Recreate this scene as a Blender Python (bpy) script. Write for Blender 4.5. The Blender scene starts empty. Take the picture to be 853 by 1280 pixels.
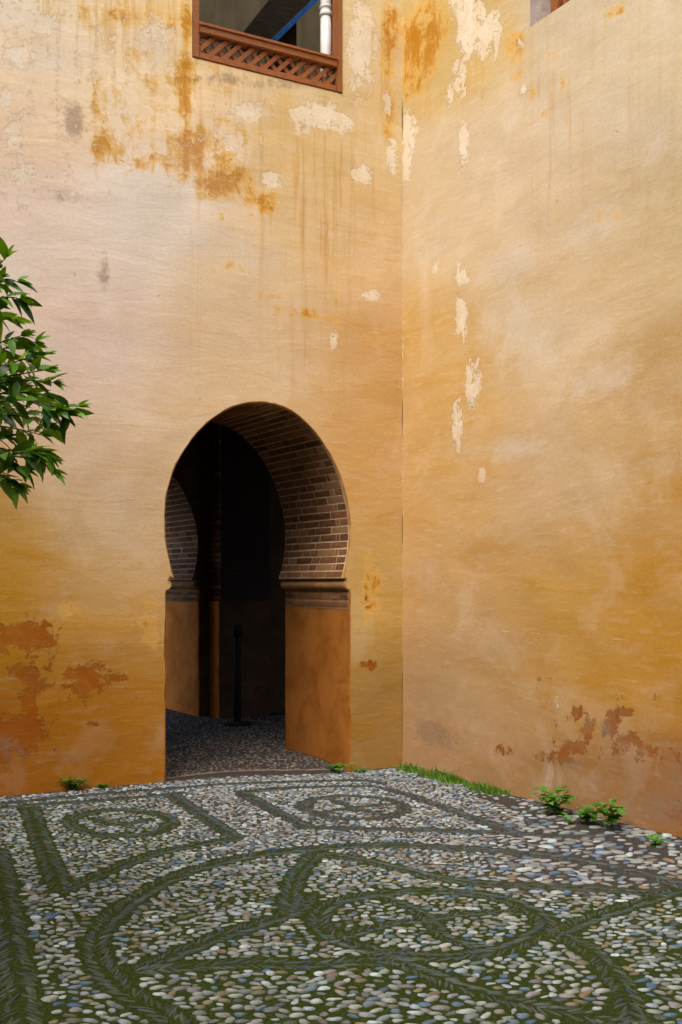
import bpy, bmesh, math, random
import numpy as np
from mathutils import Vector, Matrix, noise as mnoise
from mathutils.geometry import delaunay_2d_cdt

rng = np.random.default_rng(7)
random.seed(7)
SC = bpy.context.scene
COL = SC.collection
R = math.radians

# ------------------------------------------------------------------ camera
# court frame: corner of the two walls at the origin, the arch wall is y = 0,
# the side wall is x = 0, the courtyard lies at x < 0, y < 0
F, HZ, CX, EYE = 1430.0, 730.0, 426.5, 1.6
TH = math.atan2(0.4938, 0.8696)
CT, ST = math.cos(TH), math.sin(TH)
CAM = Vector((-5.420, -8.457, EYE))
RIGHT = Vector((CT, -ST, 0)); FWD = Vector((ST, CT, 0))
cam_d = bpy.data.cameras.new('camera')
cam = bpy.data.objects.new('camera', cam_d); COL.objects.link(cam)
cam.location = CAM
cam.rotation_euler = (R(90), 0, -TH)
cam_d.sensor_fit = 'VERTICAL'; cam_d.sensor_height = 36; cam_d.sensor_width = 24
cam_d.lens = F / 1280 * 36
cam_d.shift_y = (HZ - 640) / 1280
cam_d.clip_start = 0.05; cam_d.clip_end = 500
SC.camera = cam

# ------------------------------------------------------------------ light
SUN_DIR = Vector((-0.62, -0.42, 1.05)).normalized()      # towards the sun
w = bpy.data.worlds.new('World'); SC.world = w; w.use_nodes = True
nt = w.node_tree; nt.nodes.clear()
sky = nt.nodes.new('ShaderNodeTexSky'); sky.sky_type = 'NISHITA'; sky.sun_disc = False
sky.sun_elevation = math.asin(SUN_DIR.z)
sky.sun_rotation = math.atan2(SUN_DIR.x, SUN_DIR.y)
sky.dust_density = 4.0; sky.air_density = 1.0; sky.ozone_density = 1.0
bg = nt.nodes.new('ShaderNodeBackground'); bg.inputs['Strength'].default_value = 0.15
wo = nt.nodes.new('ShaderNodeOutputWorld')
nt.links.new(sky.outputs[0], bg.inputs[0]); nt.links.new(bg.outputs[0], wo.inputs[0])
sd = bpy.data.lights.new('sun', 'SUN'); sun = bpy.data.objects.new('sun', sd); COL.objects.link(sun)
sd.energy = 1.0; sd.angle = R(50); sd.color = (1.0, 0.93, 0.82)
sun.rotation_euler = SUN_DIR.to_track_quat('Z', 'Y').to_euler()
sun.location = (-6, -5, 12)
SC.view_settings.view_transform = 'Standard'; SC.view_settings.look = 'None'
SC.view_settings.gamma = 1.0; SC.view_settings.use_curve_mapping = False
SC.view_settings.exposure = 1.02
SC.render.engine = 'CYCLES'
SC.cycles.max_bounces = 5; SC.cycles.diffuse_bounces = 3; SC.cycles.glossy_bounces = 2; SC.cycles.transmission_bounces = 2

# ------------------------------------------------------------------ mapping helpers
def ray(px, py):
    return FWD + RIGHT * ((px - CX) / F) + Vector((0, 0, (HZ - py) / F))
def on_y(px, py, y0=0.0):
    d = ray(px, py); return CAM + d * ((y0 - CAM.y) / d.y)
def on_x(px, py, x0=0.0):
    d = ray(px, py); return CAM + d * ((x0 - CAM.x) / d.x)
def on_z(px, py, z0=0.0):
    d = ray(px, py); return CAM + d * ((z0 - CAM.z) / d.z)
def at_depth(px, py, dep):
    return CAM + ray(px, py) * dep
def project(P):
    """N,3 court coordinates -> depth, photo pixel columns and rows"""
    v = P - np.array(CAM)
    dep = v[:, 0] * ST + v[:, 1] * CT
    d2 = np.where(np.abs(dep) < 1e-3, 1e-3, dep)
    return dep, CX + F * (v[:, 0] * CT - v[:, 1] * ST) / d2, HZ - F * v[:, 2] / d2
def ss(a, b, x):
    t = np.clip((np.asarray(x, float) - a) / (b - a), 0, 1); return t * t * (3 - 2 * t)
def lin(c):
    c = np.asarray(c, float) / 255
    return np.where(c <= 0.04045, c / 12.92, ((c + 0.055) / 1.055) ** 2.4)

# ------------------------------------------------------------------ object helpers
def link(name, me, mat=None, parent=None):
    o = bpy.data.objects.new(name, me); COL.objects.link(o)
    if mat is not None and me is not None: me.materials.append(mat)
    if parent is not None: o.parent = parent
    return o
def tag(o, label=None, cat=None, group=None, kind=None):
    if label: o['label'] = label
    if cat: o['category'] = cat
    if group: o['group'] = group
    if kind: o['kind'] = kind
    return o
def empty(name, loc=(0, 0, 0), **k):
    o = bpy.data.objects.new(name, None); COL.objects.link(o); o.location = loc
    o.empty_display_size = 0.1
    return tag(o, **k)
def mesh_np(name, V, Fc, smooth=True):
    me = bpy.data.meshes.new(name)
    V = np.asarray(V, np.float32); Fc = np.asarray(Fc, np.int32)
    n, k = Fc.shape
    me.vertices.add(len(V)); me.vertices.foreach_set('co', V.ravel())
    me.loops.add(n * k); me.loops.foreach_set('vertex_index', Fc.ravel())
    me.polygons.add(n)
    me.polygons.foreach_set('loop_start', np.arange(0, n * k, k, dtype=np.int32))
    me.polygons.foreach_set('loop_total', np.full(n, k, np.int32))
    me.update(calc_edges=True)
    if smooth: me.shade_smooth()
    return me
def fattr(me, name, vals):
    a = me.attributes.new(name, 'FLOAT', 'POINT'); a.data.foreach_set('value', np.asarray(vals, np.float32))
def cattr(me, name, rgb):
    a = me.attributes.new(name, 'FLOAT_COLOR', 'POINT')
    c = np.ones((len(rgb), 4), np.float32); c[:, :3] = rgb
    a.data.foreach_set('color', c.ravel())
BOXF = [(0, 3, 2, 1), (4, 5, 6, 7), (0, 1, 5, 4), (1, 2, 6, 5), (2, 3, 7, 6), (3, 0, 4, 7)]
def box_verts(x0, x1, y0, y1, z0, z1):
    return [(x0, y0, z0), (x1, y0, z0), (x1, y1, z0), (x0, y1, z0), (x0, y0, z1), (x1, y0, z1), (x1, y1, z1), (x0, y1, z1)]
def box(name, b, mat, parent=None, bevel=0.0):
    me = bpy.data.meshes.new(name)
    bm = bmesh.new()
    vs = [bm.verts.new(v) for v in box_verts(*b)]
    for f in BOXF: bm.faces.new([vs[i] for i in f])
    if bevel: bmesh.ops.bevel(bm, geom=bm.edges[:], offset=bevel, segments=2, affect='EDGES')
    bm.to_mesh(me); bm.free()
    return link(name, me, mat, parent)
def prism(name, poly, vec, mat, parent=None):
    """closed prism: polygon of Vectors extruded along vec"""
    me = bpy.data.meshes.new(name); bm = bmesh.new()
    a = [bm.verts.new(p) for p in poly]; b = [bm.verts.new(Vector(p) + vec) for p in poly]
    bm.faces.new(a); bm.faces.new(b[::-1]); n = len(poly)
    for i in range(n): bm.faces.new((a[i], b[i], b[(i + 1) % n], a[(i + 1) % n]))
    bmesh.ops.recalc_face_normals(bm, faces=bm.faces[:])
    bm.to_mesh(me); bm.free()
    return link(name, me, mat, parent)
def lathe(name, prof, mat, parent=None, seg=24, loc=(0, 0, 0)):
    V, Fc = [], []
    for r, z in prof:
        for k in range(seg):
            a = 2 * math.pi * k / seg; V.append((r * math.cos(a) + loc[0], r * math.sin(a) + loc[1], z + loc[2]))
    for i in range(len(prof) - 1):
        for k in range(seg):
            k2 = (k + 1) % seg
            Fc.append((i * seg + k, i * seg + k2, (i + 1) * seg + k2, (i + 1) * seg + k))
    me = mesh_np(name, V, Fc)
    return link(name, me, mat, parent)
def tube_data(pts, rad, seg=6):
    V, Fc = [], []
    n = len(pts)
    for i, p in enumerate(pts):
        t = (pts[min(i + 1, n - 1)] - pts[max(i - 1, 0)]).normalized()
        u = t.cross(Vector((0.31, 0.17, 0.93)))
        if u.length < 1e-3: u = t.cross(Vector((1, 0, 0)))
        u.normalize(); v = t.cross(u)
        r = rad[i]
        for k in range(seg):
            a = 2 * math.pi * k / seg; V.append(p + u * (r * math.cos(a)) + v * (r * math.sin(a)))
    for i in range(n - 1):
        for k in range(seg):
            k2 = (k + 1) % seg
            Fc.append((i * seg + k, i * seg + k2, (i + 1) * seg + k2, (i + 1) * seg + k))
    return [tuple(v) for v in V], Fc

# ------------------------------------------------------------------ node helper
class NT:
    def __init__(s, name):
        s.m = bpy.data.materials.new(name); s.m.use_nodes = True
        s.t = s.m.node_tree; s.t.nodes.clear()
        s.out = s.t.nodes.new('ShaderNodeOutputMaterial')
    def set(s, sock, v):
        if isinstance(v, bpy.types.NodeSocket): s.t.links.new(v, sock)
        elif v is not None:
            if isinstance(v, (tuple, list, np.ndarray)) and len(v) == 3 and sock.type == 'RGBA': v = (*[float(q) for q in v], 1)
            sock.default_value = v
    def node(s, typ, **k):
        n = s.t.nodes.new(typ)
        for a, v in k.items(): setattr(n, a, v)
        return n
    def math(s, op, a, b=None, c=None, clamp=False):
        n = s.node('ShaderNodeMath', operation=op, use_clamp=clamp)
        s.set(n.inputs[0], a); s.set(n.inputs[1], b)
        if c is not None: s.set(n.inputs[2], c)
        return n.outputs[0]
    def mix(s, f, a, b, mode='MIX'):
        n = s.node('ShaderNodeMix', data_type='RGBA', blend_type=mode)
        s.set(n.inputs[0], f); s.set(n.inputs[6], a); s.set(n.inputs[7], b)
        return n.outputs[2]
    def attr(s, name, out='Fac'):
        n = s.node('ShaderNodeAttribute', attribute_name=name); return n.outputs[out]
    def coord(s, kind='Object'):
        return s.node('ShaderNodeTexCoord').outputs[kind]
    def mapping(s, v, scale=(1, 1, 1), rot=(0, 0, 0), loc=(0, 0, 0)):
        n = s.node('ShaderNodeMapping'); s.set(n.inputs[0], v)
        n.inputs['Scale'].default_value = scale; n.inputs['Rotation'].default_value = rot; n.inputs['Location'].default_value = loc
        return n.outputs[0]
    def noise(s, v, scale, detail=4, rough=0.55, dist=0.0, out=0):
        n = s.node('ShaderNodeTexNoise'); s.set(n.inputs['Vector'], v)
        n.inputs['Scale'].default_value = scale; n.inputs['Detail'].default_value = detail
        n.inputs['Roughness'].default_value = rough; n.inputs['Distortion'].default_value = dist
        return n.outputs[out]
    def voro(s, v, scale, feature='F1', out=0):
        n = s.node('ShaderNodeTexVoronoi', feature=feature); s.set(n.inputs['Vector'], v); n.inputs['Scale'].default_value = scale
        return n.outputs[out]
    def step(s, a, b, x):
        n = s.node('ShaderNodeMapRange', interpolation_type='SMOOTHSTEP')
        s.set(n.inputs['Value'], x); n.inputs[1].default_value = a; n.inputs[2].default_value = b
        return n.outputs[0]
    def lerp(s, x, a, b, lo=0.0, hi=1.0):
        n = s.node('ShaderNodeMapRange'); s.set(n.inputs['Value'], x)
        n.inputs[1].default_value = lo; n.inputs[2].default_value = hi; n.inputs[3].default_value = a; n.inputs[4].default_value = b
        return n.outputs[0]
    def ramp(s, x, stops):
        n = s.node('ShaderNodeValToRGB'); s.set(n.inputs[0], x)
        e = n.color_ramp.elements
        while len(e) < len(stops): e.new(0.5)
        for i, (p, c) in enumerate(stops): e[i].position = p; e[i].color = (*c, 1)
        return n.outputs[0]
    def hsv(s, col, h=0.5, sat=1.0, val=1.0):
        n = s.node('ShaderNodeHueSaturation'); s.set(n.inputs['Color'], col)
        s.set(n.inputs['Hue'], h); s.set(n.inputs['Saturation'], sat); s.set(n.inputs['Value'], val)
        return n.outputs[0]
    def bump(s, height, dist=1.0, strength=1.0, normal=None):
        n = s.node('ShaderNodeBump'); s.set(n.inputs['Height'], height)
        n.inputs['Distance'].default_value = dist; n.inputs['Strength'].default_value = strength
        if normal is not None: s.set(n.inputs['Normal'], normal)
        return n.outputs[0]
    def bsdf(s, col, rough=0.8, normal=None, spec=0.3, **k):
        n = s.node('ShaderNodeBsdfPrincipled'); s.set(n.inputs['Base Color'], col); s.set(n.inputs['Roughness'], rough)
        s.set(n.inputs['Specular IOR Level'], spec)
        if normal is not None: s.set(n.inputs['Normal'], normal)
        for a, v in k.items(): s.set(n.inputs[a], v)
        s.t.links.new(n.outputs[0], s.out.inputs[0]); return n

# ------------------------------------------------------------------ materials
def plaster_material(name, horiz, diag=0.0, rough=1.0, joint=(1.13, -2.2)):
    """weathered limewash; colours and patch fields come from the wall's own attributes,
    their ragged edges from noise. horiz = object axis that runs along the wall"""
    m = NT(name); P = m.coord()
    rot = (diag, 0, 0) if horiz == 1 else (0, -diag, 0)
    brush = m.noise(m.mapping(P, scale=(0.55, 0.55, 2.2), rot=rot), 2.2, 6, 0.62, 0.7)
    brush2 = m.noise(m.mapping(P, scale=(0.8, 0.8, 4.5), rot=rot, loc=(3, 1, 7)), 6.0, 4, 0.6, 0.3)
    big = m.noise(P, 1.3, 5, 0.65, 0.6)
    edge = m.noise(P, 4.6, 8, 0.76, 0.6)
    edge2 = m.noise(m.mapping(P, loc=(5, 9, 2)), 10.0, 7, 0.76, 0.4)
    vert = m.noise(m.mapping(P, scale=(1, 1, 0.05), loc=(1, 2, 0)), 15.0, 5, 0.68)
    fine = m.noise(P, 48.0, 5, 0.75)
    base = m.attr('base', 'Color')
    pale_c = m.hsv(m.mix(0.14, base, tuple(ALB((214, 194, 176)))), 0.5, 0.82, 1.13)
    ochre_c = m.hsv(base, 0.497, 1.20, 0.92)
    col = m.mix(m.math('MULTIPLY', m.step(0.44, 0.70, brush), 0.6), base, ochre_c)
    col = m.mix(m.math('MULTIPLY', m.step(0.50, 0.74, brush2), 0.40), col, pale_c)
    col = m.mix(m.math('MULTIPLY', m.step(0.50, 0.68, big), 0.45), col, pale_c)
    def mask(attr, nz, amp, lo=0.46, hi=0.54):
        at = m.attr(attr); f = m.math('MULTIPLY_ADD', m.math('MULTIPLY', m.math('SUBTRACT', nz, 0.5), m.math('MULTIPLY', at, 4.0, clamp=True)), amp, m.math('MULTIPLY', at, 0.94))
        return m.step(lo, hi, f)
    tone = m.step(0.36, 0.66, edge2)
    pale = mask('f_pale', m.math('MULTIPLY_ADD', edge, 0.5, m.math('MULTIPLY', big, 0.5)), 1.9, 0.20, 0.80)
    col = m.mix(m.math('MULTIPLY', pale, 0.55), col, tuple(ALB((212, 192, 174))))
    run = m.math('MULTIPLY', m.attr('f_run'), m.step(0.48, 0.66, vert))
    col = m.mix(m.math('MULTIPLY', run, 0.62), col, tuple(ALB((190, 128, 52))))
    of = m.math('MULTIPLY_ADD', m.math('SUBTRACT', m.math('MULTIPLY_ADD', edge, 0.6, m.math('MULTIPLY', edge2, 0.4)), 0.5), 4.0, m.math('MULTIPLY_ADD', m.math('SUBTRACT', vert, 0.5), 1.1, m.math('MULTIPLY', m.attr('f_ochre'), 0.98)))
    of = m.math('MULTIPLY', of, m.math('MULTIPLY', m.attr('f_ochre'), 4.0, clamp=True))
    ochre = m.step(0.30, 0.80, of); heart = m.step(0.62, 1.15, of)
    col = m.mix(m.math('MULTIPLY', ochre, m.lerp(big, 0.82, 1.0, 0.35, 0.6)), col, m.mix(0.10, m.mix(heart, tuple(ALB((218, 166, 88))), tuple(ALB((188, 116, 16)))), m.hsv(base, 0.496, 1.45, 0.90)))
    rust = mask('f_rust', m.math('MULTIPLY_ADD', edge, 0.35, m.math('MULTIPLY', edge2, 0.65)), 4.2, 0.52, 0.74)
    col = m.mix(m.math('MULTIPLY', rust, m.lerp(edge, 0.55, 0.98, 0.35, 0.6)), col, m.mix(m.math('MULTIPLY', m.step(0.45, 0.65, big), 0.6), tuple(ALB((154, 80, 14))), tuple(ALB((128, 82, 46)))))
    grey = mask('f_grey', edge2, 1.8, 0.25, 0.75)
    col = m.mix(m.math('MULTIPLY', grey, 0.60), col, tuple(ALB((140, 112, 92))))
    wf = m.math('MULTIPLY_ADD', m.math('SUBTRACT', vert, 0.5), 0.9, m.math('MULTIPLY_ADD', m.math('SUBTRACT', edge2, 0.5), 2.5, m.math('MULTIPLY', m.attr('f_white'), 0.90)))
    wf = m.math('MULTIPLY', wf, m.math('MULTIPLY', m.attr('f_white'), 4.0, clamp=True))
    white = m.step(0.42, 0.58, wf)
    col = m.mix(m.math('MULTIPLY', white, m.lerp(edge, 0.55, 0.95, 0.35, 0.6)), col, m.mix(tone, tuple(ALB((238, 214, 192))), tuple(ALB((228, 198, 166)))))
    pit = m.math('MULTIPLY', m.step(0.62, 0.68, edge2), m.step(0.50, 0.60, edge))
    col = m.mix(m.math('MULTIPLY', pit, 0.40), col, m.hsv(col, 0.49, 1.2, 0.74))
    col = m.mix(0.30, col, m.mix(1.0, col, m.ramp(fine, [(0.30, (0.55,) * 3), (0.70, (1.0,) * 3)]), 'MULTIPLY'))
    sep = m.node('ShaderNodeSeparateXYZ'); m.set(sep.inputs[0], P)
    jz = m.math('ABSOLUTE', m.math('SUBTRACT', m.math('MULTIPLY_ADD', m.math('SUBTRACT', brush, 0.5), 0.11, sep.outputs[2]), joint[0]))
    jm = m.math('MULTIPLY', m.step(0.010, 0.003, jz), m.step(0.50, 0.62, edge))
    if joint[1] < 0: jm = m.math('MULTIPLY', jm, m.math('LESS_THAN', sep.outputs[0], joint[1]))
    col = m.mix(m.math('MULTIPLY', jm, 0.4), col, m.hsv(col, 0.5, 0.8, 1.25))
    h = m.math('MULTIPLY', brush, 0.008 * rough)
    h = m.math('MULTIPLY_ADD', jm, -0.002, h)
    h = m.math('MULTIPLY_ADD', brush2, 0.0010 * rough, h)
    h = m.math('MULTIPLY_ADD', edge, 0.0045, h)
    h = m.math('MULTIPLY_ADD', fine, 0.0013, h)
    for k, d in ((heart, -0.003), (rust, -0.003), (white, -0.0026), (pit, -0.003)):
        h = m.math('MULTIPLY_ADD', k, d, h)
    m.bsdf(col, 0.88, m.bump(h, 1.0, 0.8), 0.15)
    return m.m

ILL = np.array((1.0, 0.90, 0.88))
def ALB(srgb):
    """surface albedo behind a colour as it looks in the open shade of the court"""
    return np.clip(lin(srgb) / ILL, 0.0, 0.80)

def brick_material():
    m = NT('brick'); P = m.coord(); oi = m.node('ShaderNodeObjectInfo')
    c = m.ramp(oi.outputs['Random'], [(0.0, (0.12, 0.042, 0.014)), (0.35, (0.19, 0.072, 0.024)), (0.7, (0.26, 0.105, 0.038)), (1.0, (0.34, 0.17, 0.07))])
    n = m.noise(P, 22.0, 6, 0.65); n2 = m.noise(P, 3.2, 5, 0.65)
    c = m.mix(m.step(0.4, 0.8, n), c, m.hsv(c, 0.5, 0.9, 0.55))
    c = m.mix(m.math('MULTIPLY', m.step(0.56, 0.70, n2), 0.35), c, (0.38, 0.30, 0.22))
    m.bsdf(c, 0.85, m.bump(m.math('MULTIPLY', n, 0.006), 1.0, 0.9), 0.2)
    return m.m
def mortar_material():
    m = NT('lime_mortar'); P = m.coord()
    n = m.noise(P, 18.0, 6, 0.7)
    c = m.mix(m.step(0.3, 0.75, n), (0.64, 0.52, 0.34), (0.46, 0.35, 0.21))
    m.bsdf(c, 0.9, m.bump(m.math('MULTIPLY', m.noise(P, 60, 5, 0.7), 0.004)), 0.15); return m.m
def jamb_material(g=1.0):
    m = NT('orange_jamb_plaster'); P = m.coord()
    n = m.noise(P, 3.0, 8, 0.65, 0.5); n2 = m.noise(P, 11.0, 9, 0.7, 0.4)
    br = m.noise(m.mapping(P, scale=(0.6, 0.6, 3.5)), 5, 5, 0.6)
    c = m.mix(m.step(0.38, 0.66, n), tuple(ALB((164, 98, 36)) * g), tuple(ALB((140, 78, 20)) * g))
    c = m.mix(m.math('MULTIPLY', m.step(0.5, 0.7, br), 0.35), c, tuple(ALB((160, 98, 42)) * g))
    c = m.mix(m.math('MULTIPLY', m.step(0.56, 0.74, n2), 0.35), c, tuple(ALB((128, 66, 26)) * g))
    wc = m.step(0.71, 0.74, m.noise(m.mapping(P, loc=(3, 3, 8)), 6.0, 8, 0.7))
    c = m.mix(m.math('MULTIPLY', wc, 0.6), c, tuple(ALB((214, 188, 160)) * g))
    h = m.math('MULTIPLY_ADD', n2, 0.004, m.math('MULTIPLY', n, 0.012))
    m.bsdf(c, 0.85, m.bump(h), 0.2); return m.m
def simple(name, c1, c2, scale=6, rough=0.85, spec=0.25, stretch=(1, 1, 1), bumpd=0.004):
    m = NT(name); P = m.mapping(m.coord(), scale=stretch)
    n = m.noise(P, scale, 8, 0.65, 0.3)
    m.bsdf(m.mix(m.step(0.3, 0.7, n), c1, c2), rough, m.bump(m.math('MULTIPLY', n, bumpd)), spec); return m.m
def wood_material():
    m = NT('red_brown_wood'); P = m.coord(); oi = m.node('ShaderNodeObjectInfo')
    n = m.noise(m.mapping(P, scale=(2, 8, 8)), 9, 6, 0.6, 0.8)
    c = m.mix(m.step(0.3, 0.75, n), (0.34, 0.105, 0.020), (0.19, 0.055, 0.012))
    c = m.mix(m.math('MULTIPLY', oi.outputs['Random'], 0.35), c, (0.24, 0.095, 0.03))
    m.bsdf(c, 0.5, m.bump(m.math('MULTIPLY', n, 0.002)), 0.4); return m.m
def stone_material(name, rough=(0.42, 0.7)):
    m = NT(name); P = m.coord('Object')
    c = m.attr('tint', 'Color')
    n = m.noise(P, 70, 4, 0.7)
    c = m.mix(m.math('MULTIPLY', m.step(0.45, 0.75, n), 0.40), c, m.hsv(c, 0.5, 1.15, 0.60))
    # dirt and moss film that creeps over single stones
    film = m.step(0.42, 0.70, m.noise(P, 6.5, 4, 0.7))
    g = m.attr('moss')
    c = m.mix(m.math('MULTIPLY', m.math('MULTIPLY', film, g), 0.85), c, (0.040, 0.050, 0.012))
    m.bsdf(c, m.lerp(n, rough[0], rough[1], 0.3, 0.7), m.bump(m.math('MULTIPLY', n, 0.0025)), 0.4); return m.m
def ground_material():
    m = NT('mossy_soil'); P = m.coord()
    g = m.attr('moss')
    n = m.noise(P, 7.0, 8, 0.7, 0.4); n2 = m.noise(P, 60.0, 6, 0.7); n3 = n2
    soil = m.mix(m.step(0.35, 0.7, n2), (0.040, 0.036, 0.031), (0.082, 0.074, 0.064))
    moss = m.mix(m.step(0.35, 0.68, n2), (0.016, 0.027, 0.004), (0.052, 0.074, 0.012))
    moss = m.mix(m.math('MULTIPLY', m.step(0.6, 0.75, n), 0.6), moss, (0.075, 0.060, 0.018))
    k = m.step(0.40, 0.60, m.math('MULTIPLY_ADD', m.math('SUBTRACT', n, 0.5), 1.3, g))
    h = m.math('MULTIPLY_ADD', n2, 0.010, m.math('MULTIPLY', n3, 0.004))
    m.bsdf(m.mix(k, soil, moss), 0.95, m.bump(h), 0.1); return m.m
def leaf_material(name, dark, lite, rough=0.38):
    m = NT(name); oi = m.node('ShaderNodeObjectInfo')
    t = m.attr('tone'); rnd = m.math('ADD', m.math('MULTIPLY', oi.outputs['Random'], 0.70), m.math('ADD', t, 0.08))
    c = m.mix(m.step(0.0, 1.0, rnd), dark, lite)
    n = m.noise(m.coord(), 90, 3, 0.6)
    c = m.mix(m.math('MULTIPLY', n, 0.3), c, m.hsv(c, 0.49, 0.9, 1.3))
    b = m.node('ShaderNodeBsdfPrincipled'); m.set(b.inputs['Base Color'], c); b.inputs['Roughness'].default_value = rough
    b.inputs['Specular IOR Level'].default_value = 0.5
    tr = m.node('ShaderNodeBsdfTranslucent'); m.set(tr.inputs[0], m.hsv(c, 0.48, 1.1, 1.6))
    mx = m.node('ShaderNodeMixShader'); mx.inputs[0].default_value = 0.28
    m.t.links.new(b.outputs[0], mx.inputs[1]); m.t.links.new(tr.outputs[0], mx.inputs[2]); m.t.links.new(mx.outputs[0], m.out.inputs[0])
    return m.m

M = {}
M['left'] = plaster_material('weathered_ochre_plaster', 0, R(3))
M['right'] = plaster_material('weathered_cream_plaster', 1, R(14), 0.6, (1.24, 1))
M['brick'] = brick_material(); M['mortar'] = mortar_material(); M['soot_brick'] = simple('sooty_brick', (0.045, 0.024, 0.014), (0.025, 0.014, 0.010), 10); M['jamb'] = jamb_material(1.0); M['jamb_in'] = jamb_material(2.0)  # shade put into the pier brick colour, extra light into the inner jamb
M['arris'] = simple('worn_plaster_edge', tuple(ALB((176, 122, 66))), tuple(ALB((140, 92, 48))), 8)
M['impost'] = simple('impost_stucco', (0.42, 0.23, 0.085), (0.26, 0.13, 0.05), 9)
M['band'] = simple('washed_band_mortar', (0.34, 0.22, 0.11), (0.22, 0.13, 0.06), 14)
M['wood'] = wood_material()
M['plain'] = simple('plain_ochre_plaster', tuple(ALB((205, 158, 104))), tuple(ALB((190, 140, 82))), 2.5)
M['pale'] = simple('pale_court_plaster', (0.50, 0.40, 0.29), (0.42, 0.32, 0.21), 2.0)
M['dim'] = simple('dim_passage_plaster', (0.11, 0.052, 0.024), (0.055, 0.026, 0.014), 3)  # brown kept very dark to paint in the passage shade
M['soot'] = simple('sooty_brickwork', (0.06, 0.038, 0.024), (0.03, 0.02, 0.014), 4)  # darkened to carry the shade on ceiling, end walls and pier
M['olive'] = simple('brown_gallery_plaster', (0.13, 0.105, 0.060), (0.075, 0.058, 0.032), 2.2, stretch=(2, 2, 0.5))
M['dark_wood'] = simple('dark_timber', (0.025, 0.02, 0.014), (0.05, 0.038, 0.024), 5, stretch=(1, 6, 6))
M['blue'] = simple('blue_paint', (0.02, 0.13, 0.48), (0.03, 0.20, 0.60), 12, 0.5)  # colour of the sky sliver mirrored in the upper window
M['marble'] = simple('white_marble', (0.80, 0.79, 0.74), (0.62, 0.60, 0.54), 5, 0.4)
M['grey_stucco'] = simple('bare_grey_stucco', (0.50, 0.44, 0.40), (0.30, 0.25, 0.21), 9, bumpd=0.012)
M['black'] = simple('black_metal', (0.010, 0.010, 0.010), (0.016, 0.015, 0.014), 20, 0.8, 0.2)
M['edging'] = simple('worn_edging_stone', (0.22, 0.16, 0.12), (0.13, 0.095, 0.07), 14)
M['pebble'] = stone_material('river_pebble'); M['slate'] = stone_material('dark_slate_pebble', (0.38, 0.62))
M['ground'] = ground_material()
M['bark'] = simple('grey_bark', (0.10, 0.085, 0.06), (0.05, 0.042, 0.03), 25, stretch=(1, 1, 0.3))
M['twig'] = simple('green_twig', (0.07, 0.085, 0.02), (0.05, 0.05, 0.015), 30)
M['leaf'] = leaf_material('citrus_leaf', (0.008, 0.062, 0.009), (0.14, 0.31, 0.015), 0.36)
M['weed'] = leaf_material('weed_leaf', (0.035, 0.15, 0.012), (0.09, 0.27, 0.022), 0.5)
M['grass'] = leaf_material('grass_blade', (0.040, 0.14, 0.010), (0.12, 0.27, 0.02), 0.6)

# ------------------------------------------------------------------ ground height
def gz(x, y):
    x = np.asarray(x, float); y = np.asarray(y, float)
    near = ss(-2.6, -0.2, y)
    h = 0.055 * ss(0.45, 2.0, -x) * near
    h = np.where(y > 0, np.maximum(h, 0.045 * ss(0.0, 0.6, y) + h * 0), h)
    return h + 0.006 * np.sin(x * 1.7 + 0.4) * np.sin(y * 1.3) * ss(0, -1, y)
def G(x, y): return float(gz(x, y))

# ------------------------------------------------------------------ wall paint fields (authored at photo pixels on the wall plane)
LBASE = [(20, 30, (238, 201, 160)), (118, 68, (234, 206, 177)), (190, 30, (230, 187, 127)), (48, 138, (229, 193, 160)), (170, 110, (230, 195, 155)), (188, 258, (225, 203, 186)), (40, 300, (229, 200, 179)), (60, 440, (219, 188, 166)), (145, 455, (217, 186, 166)), (300, 330, (217, 185, 148)), (410, 250, (213, 175, 124)), (460, 150, (212, 176, 126)), (463, 308, (214, 173, 127)), (465, 470, (203, 155, 98)), (308, 448, (212, 179, 145)), (230, 500, (211, 178, 140)), (100, 580, (204, 169, 135)), (18, 738, (169, 113, 13)), (30, 680, (180, 133, 57)), (128, 648, (192, 160, 124)), (110, 720, (187, 147, 97)), (180, 690, (198, 162, 123)), (190, 780, (182, 136, 76)), (100, 800, (172, 118, 41)), (110, 870, (166, 108, 28)), (20, 950, (152, 90, 21)), (120, 920, (148, 89, 14)), (190, 900, (168, 111, 37)), (465, 590, (198, 152, 97)), (470, 740, (183, 143, 81)), (468, 888, (155, 115, 58)), (470, 945, (143, 101, 52)), (450, 40, (216, 185, 138)), (340, 480, (209, 170, 124))]
RBASE = [(540, 60, (217, 178, 116)), (608, 208, (220, 190, 156)), (748, 68, (215, 188, 155)), (830, 40, (221, 195, 160)), (830, 250, (202, 171, 129)), (700, 250, (214, 183, 149)), (560, 260, (216, 183, 143)), (538, 458, (212, 165, 102)), (668, 408, (209, 173, 131)), (740, 350, (213, 180, 141)), (828, 488, (191, 150, 99)), (540, 600, (206, 160, 103)), (700, 610, (201, 162, 121)), (760, 540, (204, 165, 121)), (840, 620, (188, 142, 85)), (560, 740, (195, 150, 100)), (708, 748, (186, 139, 73)), (830, 740, (180, 127, 52)), (570, 860, (179, 141, 101)), (650, 860, (179, 136, 88)), (760, 830, (181, 130, 56)), (820, 835, (177, 122, 41)), (560, 940, (173, 128, 90)), (668, 993, (158, 116, 74)), (780, 980, (156, 111, 71)), (840, 1000, (143, 96, 59))]
def interp_base(pts, px, py, sig):
    W = np.zeros(len(px)); C = np.zeros((len(px), 3))
    for x, y, c in pts:
        wgt = np.exp(-((px - x) ** 2 + (py - y) ** 2) / (2 * sig * sig)) + 1e-9
        W += wgt; C += wgt[:, None] * ALB(c)
    return C / W[:, None]
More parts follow.
